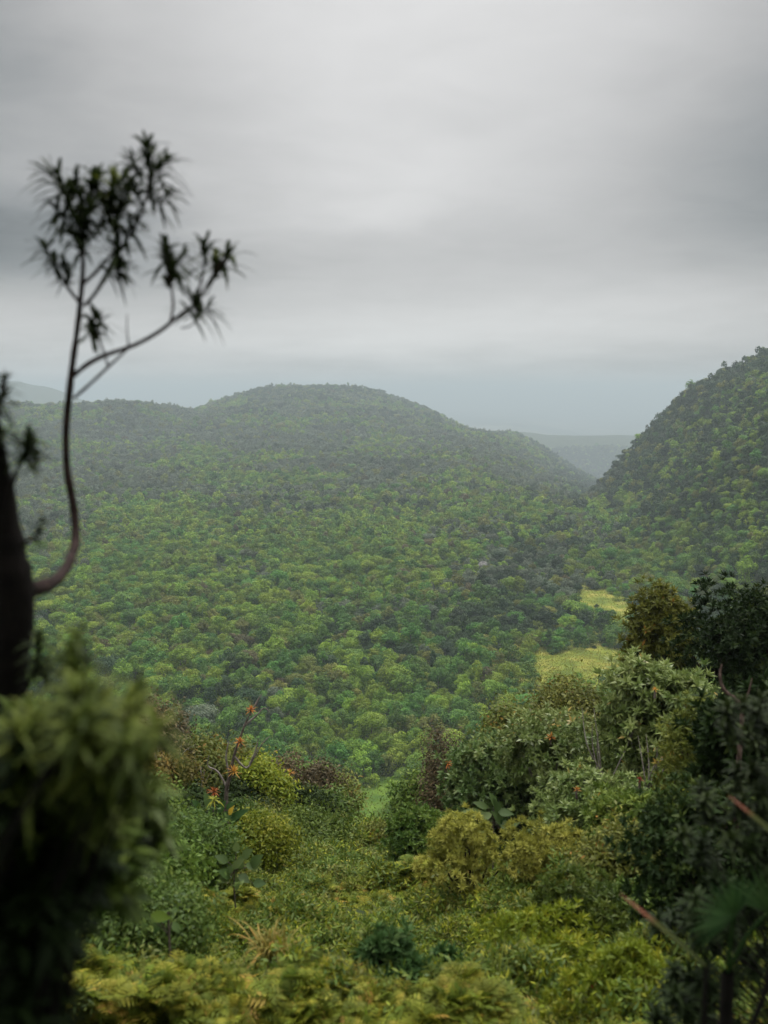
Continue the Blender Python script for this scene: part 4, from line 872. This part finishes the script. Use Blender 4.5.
SUN_EL, SUN_AZ = math.radians(62), math.radians(25)   # azimuth from +Y towards +X
def sky():
    w = bpy.data.worlds.new('World'); bpy.context.scene.world = w; w.use_nodes = True
    N, Lk = w.node_tree.nodes, w.node_tree.links; N.clear()
    def math_(op, a, b=None, c=None, clamp=False):
        n = N.new('ShaderNodeMath'); n.operation = op; n.use_clamp = clamp
        for i, v in enumerate((a, b, c)):
            if v is None: continue
            if isinstance(v, (int, float)): n.inputs[i].default_value = v
            else: Lk.new(v, n.inputs[i])
        return n.outputs[0]
    def mrange(v, a, b, c, d, smooth=True):
        n = N.new('ShaderNodeMapRange'); n.interpolation_type = 'SMOOTHSTEP' if smooth else 'LINEAR'
        n.inputs['From Min'].default_value, n.inputs['From Max'].default_value, n.inputs['To Min'].default_value, n.inputs['To Max'].default_value = a, b, c, d
        Lk.new(v, n.inputs['Value']); return n.outputs[0]
    sk = N.new('ShaderNodeTexSky'); sk.sky_type = 'NISHITA'; sk.sun_disc = False; sk.sun_elevation = SUN_EL; sk.sun_rotation = SUN_AZ
    tc = N.new('ShaderNodeTexCoord'); sep = N.new('ShaderNodeSeparateXYZ'); Lk.new(tc.outputs['Generated'], sep.inputs[0])
    X, Y, Z = sep.outputs
    zz = math_('MAXIMUM', Z, 0.0)
    den = math_('ADD', zz, .11)
    pu, pv = math_('DIVIDE', X, den), math_('DIVIDE', Y, den)
    cb = N.new('ShaderNodeCombineXYZ'); Lk.new(pu, cb.inputs[0]); Lk.new(pv, cb.inputs[1])
    def noise(scale, off, detail=5, rough=.5, dist=.3):
        mp = N.new('ShaderNodeMapping'); mp.inputs['Location'].default_value = off; Lk.new(cb.outputs[0], mp.inputs['Vector'])
        n = N.new('ShaderNodeTexNoise'); n.inputs['Scale'].default_value = scale; n.inputs['Detail'].default_value = detail; n.inputs['Roughness'].default_value = rough; n.inputs['Distortion'].default_value = dist
        Lk.new(mp.outputs[0], n.inputs['Vector']); return n.outputs['Fac']
    n1 = noise(.42, (3.1, 1.7, 0), 4, .45)      # big cloud masses
    n2 = noise(1.3, (7.3, 2.2, 0), 5, .5)     # smaller billows
    n3 = noise(3.4, (1.3, 9.2, 0), 4, .55, .6)   # wisps
    # overcast dome: dim near the horizon, bright overhead
    lum = math_('ADD', SKY_H, math_('MULTIPLY', math_('POWER', zz, 2.4), SKY_Z - SKY_H))
    # cloud banks: (azimuth deg, elevation deg, width, height, strength)
    az = math_('ARCTAN2', X, Y); el = math_('ARCSINE', Z)
    wob = math_('MULTIPLY', math_('SUBTRACT', n2, .5), .10)
    az2 = math_('ADD', az, wob); el2 = math_('ADD', el, math_('MULTIPLY', wob, .5))
    tot = None
    for a, e, wa, we, s in BANKS:
        da = math_('DIVIDE', math_('SUBTRACT', az2, math.radians(a)), math.radians(wa))
        de = math_('DIVIDE', math_('SUBTRACT', el2, math.radians(e)), math.radians(we))
        g = math_('MULTIPLY', math_('EXPONENT', math_('MULTIPLY', math_('ADD', math_('MULTIPLY', da, da), math_('MULTIPLY', de, de)), -1.0)), s)
        tot = g if tot is None else math_('ADD', tot, g)
    cl = math_('ADD', math_('ADD', 1.0, math_('MULTIPLY', math_('SUBTRACT', n1, .5), .6)), math_('MULTIPLY', math_('SUBTRACT', n2, .5), .34))
    cl = math_('ADD', cl, math_('MULTIPLY', math_('SUBTRACT', n3, .5), .16))
    lum = math_('MULTIPLY', lum, math_('MAXIMUM', math_('ADD', cl, tot), .12))
    col = N.new('ShaderNodeMix'); col.data_type = 'RGBA'; col.inputs['A'].default_value = (.93, .985, 1.0, 1); col.inputs['B'].default_value = (1.0, .99, .98, 1)
    Lk.new(mrange(lum, .1, .34, 0, 1), col.inputs['Factor'])
    sc = N.new('ShaderNodeVectorMath'); sc.operation = 'SCALE'; Lk.new(col.outputs['Result'], sc.inputs[0]); Lk.new(lum, sc.inputs['Scale'])
    mul = N.new('ShaderNodeVectorMath'); mul.operation = 'SCALE'; mul.inputs['Scale'].default_value = 10.0; Lk.new(sc.outputs[0], mul.inputs[0])   # into the sky texture's range
    mx = N.new('ShaderNodeMix'); mx.data_type = 'RGBA'; mx.inputs['Factor'].default_value = .97
    Lk.new(sk.outputs[0], mx.inputs['A']); Lk.new(mul.outputs[0], mx.inputs['B'])
    bg = N.new('ShaderNodeBackground'); bg.inputs['Strength'].default_value = .1; Lk.new(mx.outputs['Result'], bg.inputs['Color'])
    o = N.new('ShaderNodeOutputWorld'); Lk.new(bg.outputs[0], o.inputs['Surface'])
    w.cycles.sampling_method = 'MANUAL'; w.cycles.sample_map_resolution = 512
SKY_H, SKY_Z = .365, 2.0
BANKS = [(-21, 8.0, 14, 2.8, -.50), (24, 11, 11, 6.0, -.46), (-26, 19, 12, 11, -.44), (26, 24, 10, 11, -.44), (0, 27, 30, 7, -.10), (15, 5.0, 9, 2.0, .14), (-4, 2.8, 24, 2.0, .26), (0, 14, 10, 7, .16), (4, 8.0, 8, 1.6, -.14)]
sky()

L = bpy.data.lights.new('sun', 'SUN'); L.energy = 1.5; L.angle = math.radians(14); L.color = (1, .96, .9)
so = bpy.data.objects.new('sun', L); C.objects.link(so)
d = Vector((math.sin(SUN_AZ) * math.cos(SUN_EL), math.cos(SUN_AZ) * math.cos(SUN_EL), math.sin(SUN_EL)))
so.rotation_euler = d.to_track_quat('Z', 'Y').to_euler(); so.location = (0, 0, 100)

cd = bpy.data.cameras.new('camera'); cam = bpy.data.objects.new('camera', cd); C.objects.link(cam)
cd.sensor_fit = 'VERTICAL'; cd.sensor_height = 36; cd.sensor_width = 27; cd.lens = 35
cam.rotation_euler = (PI / 2 - PITCH, 0, 0); cd.clip_start = .05; cd.clip_end = 90000
cd.dof.use_dof = True; cd.dof.focus_distance = 120; cd.dof.aperture_fstop = 2.0; cd.dof.aperture_blades = 7
sc = bpy.context.scene; sc.camera = cam
sc.view_settings.view_transform = 'Standard'; sc.view_settings.look = 'None'; sc.view_settings.exposure = 0.6; sc.view_settings.gamma = 1
sc.render.engine = 'CYCLES'
cy = sc.cycles
cy.max_bounces = 4; cy.diffuse_bounces = 1; cy.glossy_bounces = 1; cy.transmission_bounces = 3; cy.volume_bounces = 0; cy.transparent_max_bounces = 4
cy.use_denoising = True
try: cy.denoiser = 'OPENIMAGEDENOISE'
except Exception: pass
cy.caustics_reflective = cy.caustics_refractive = False
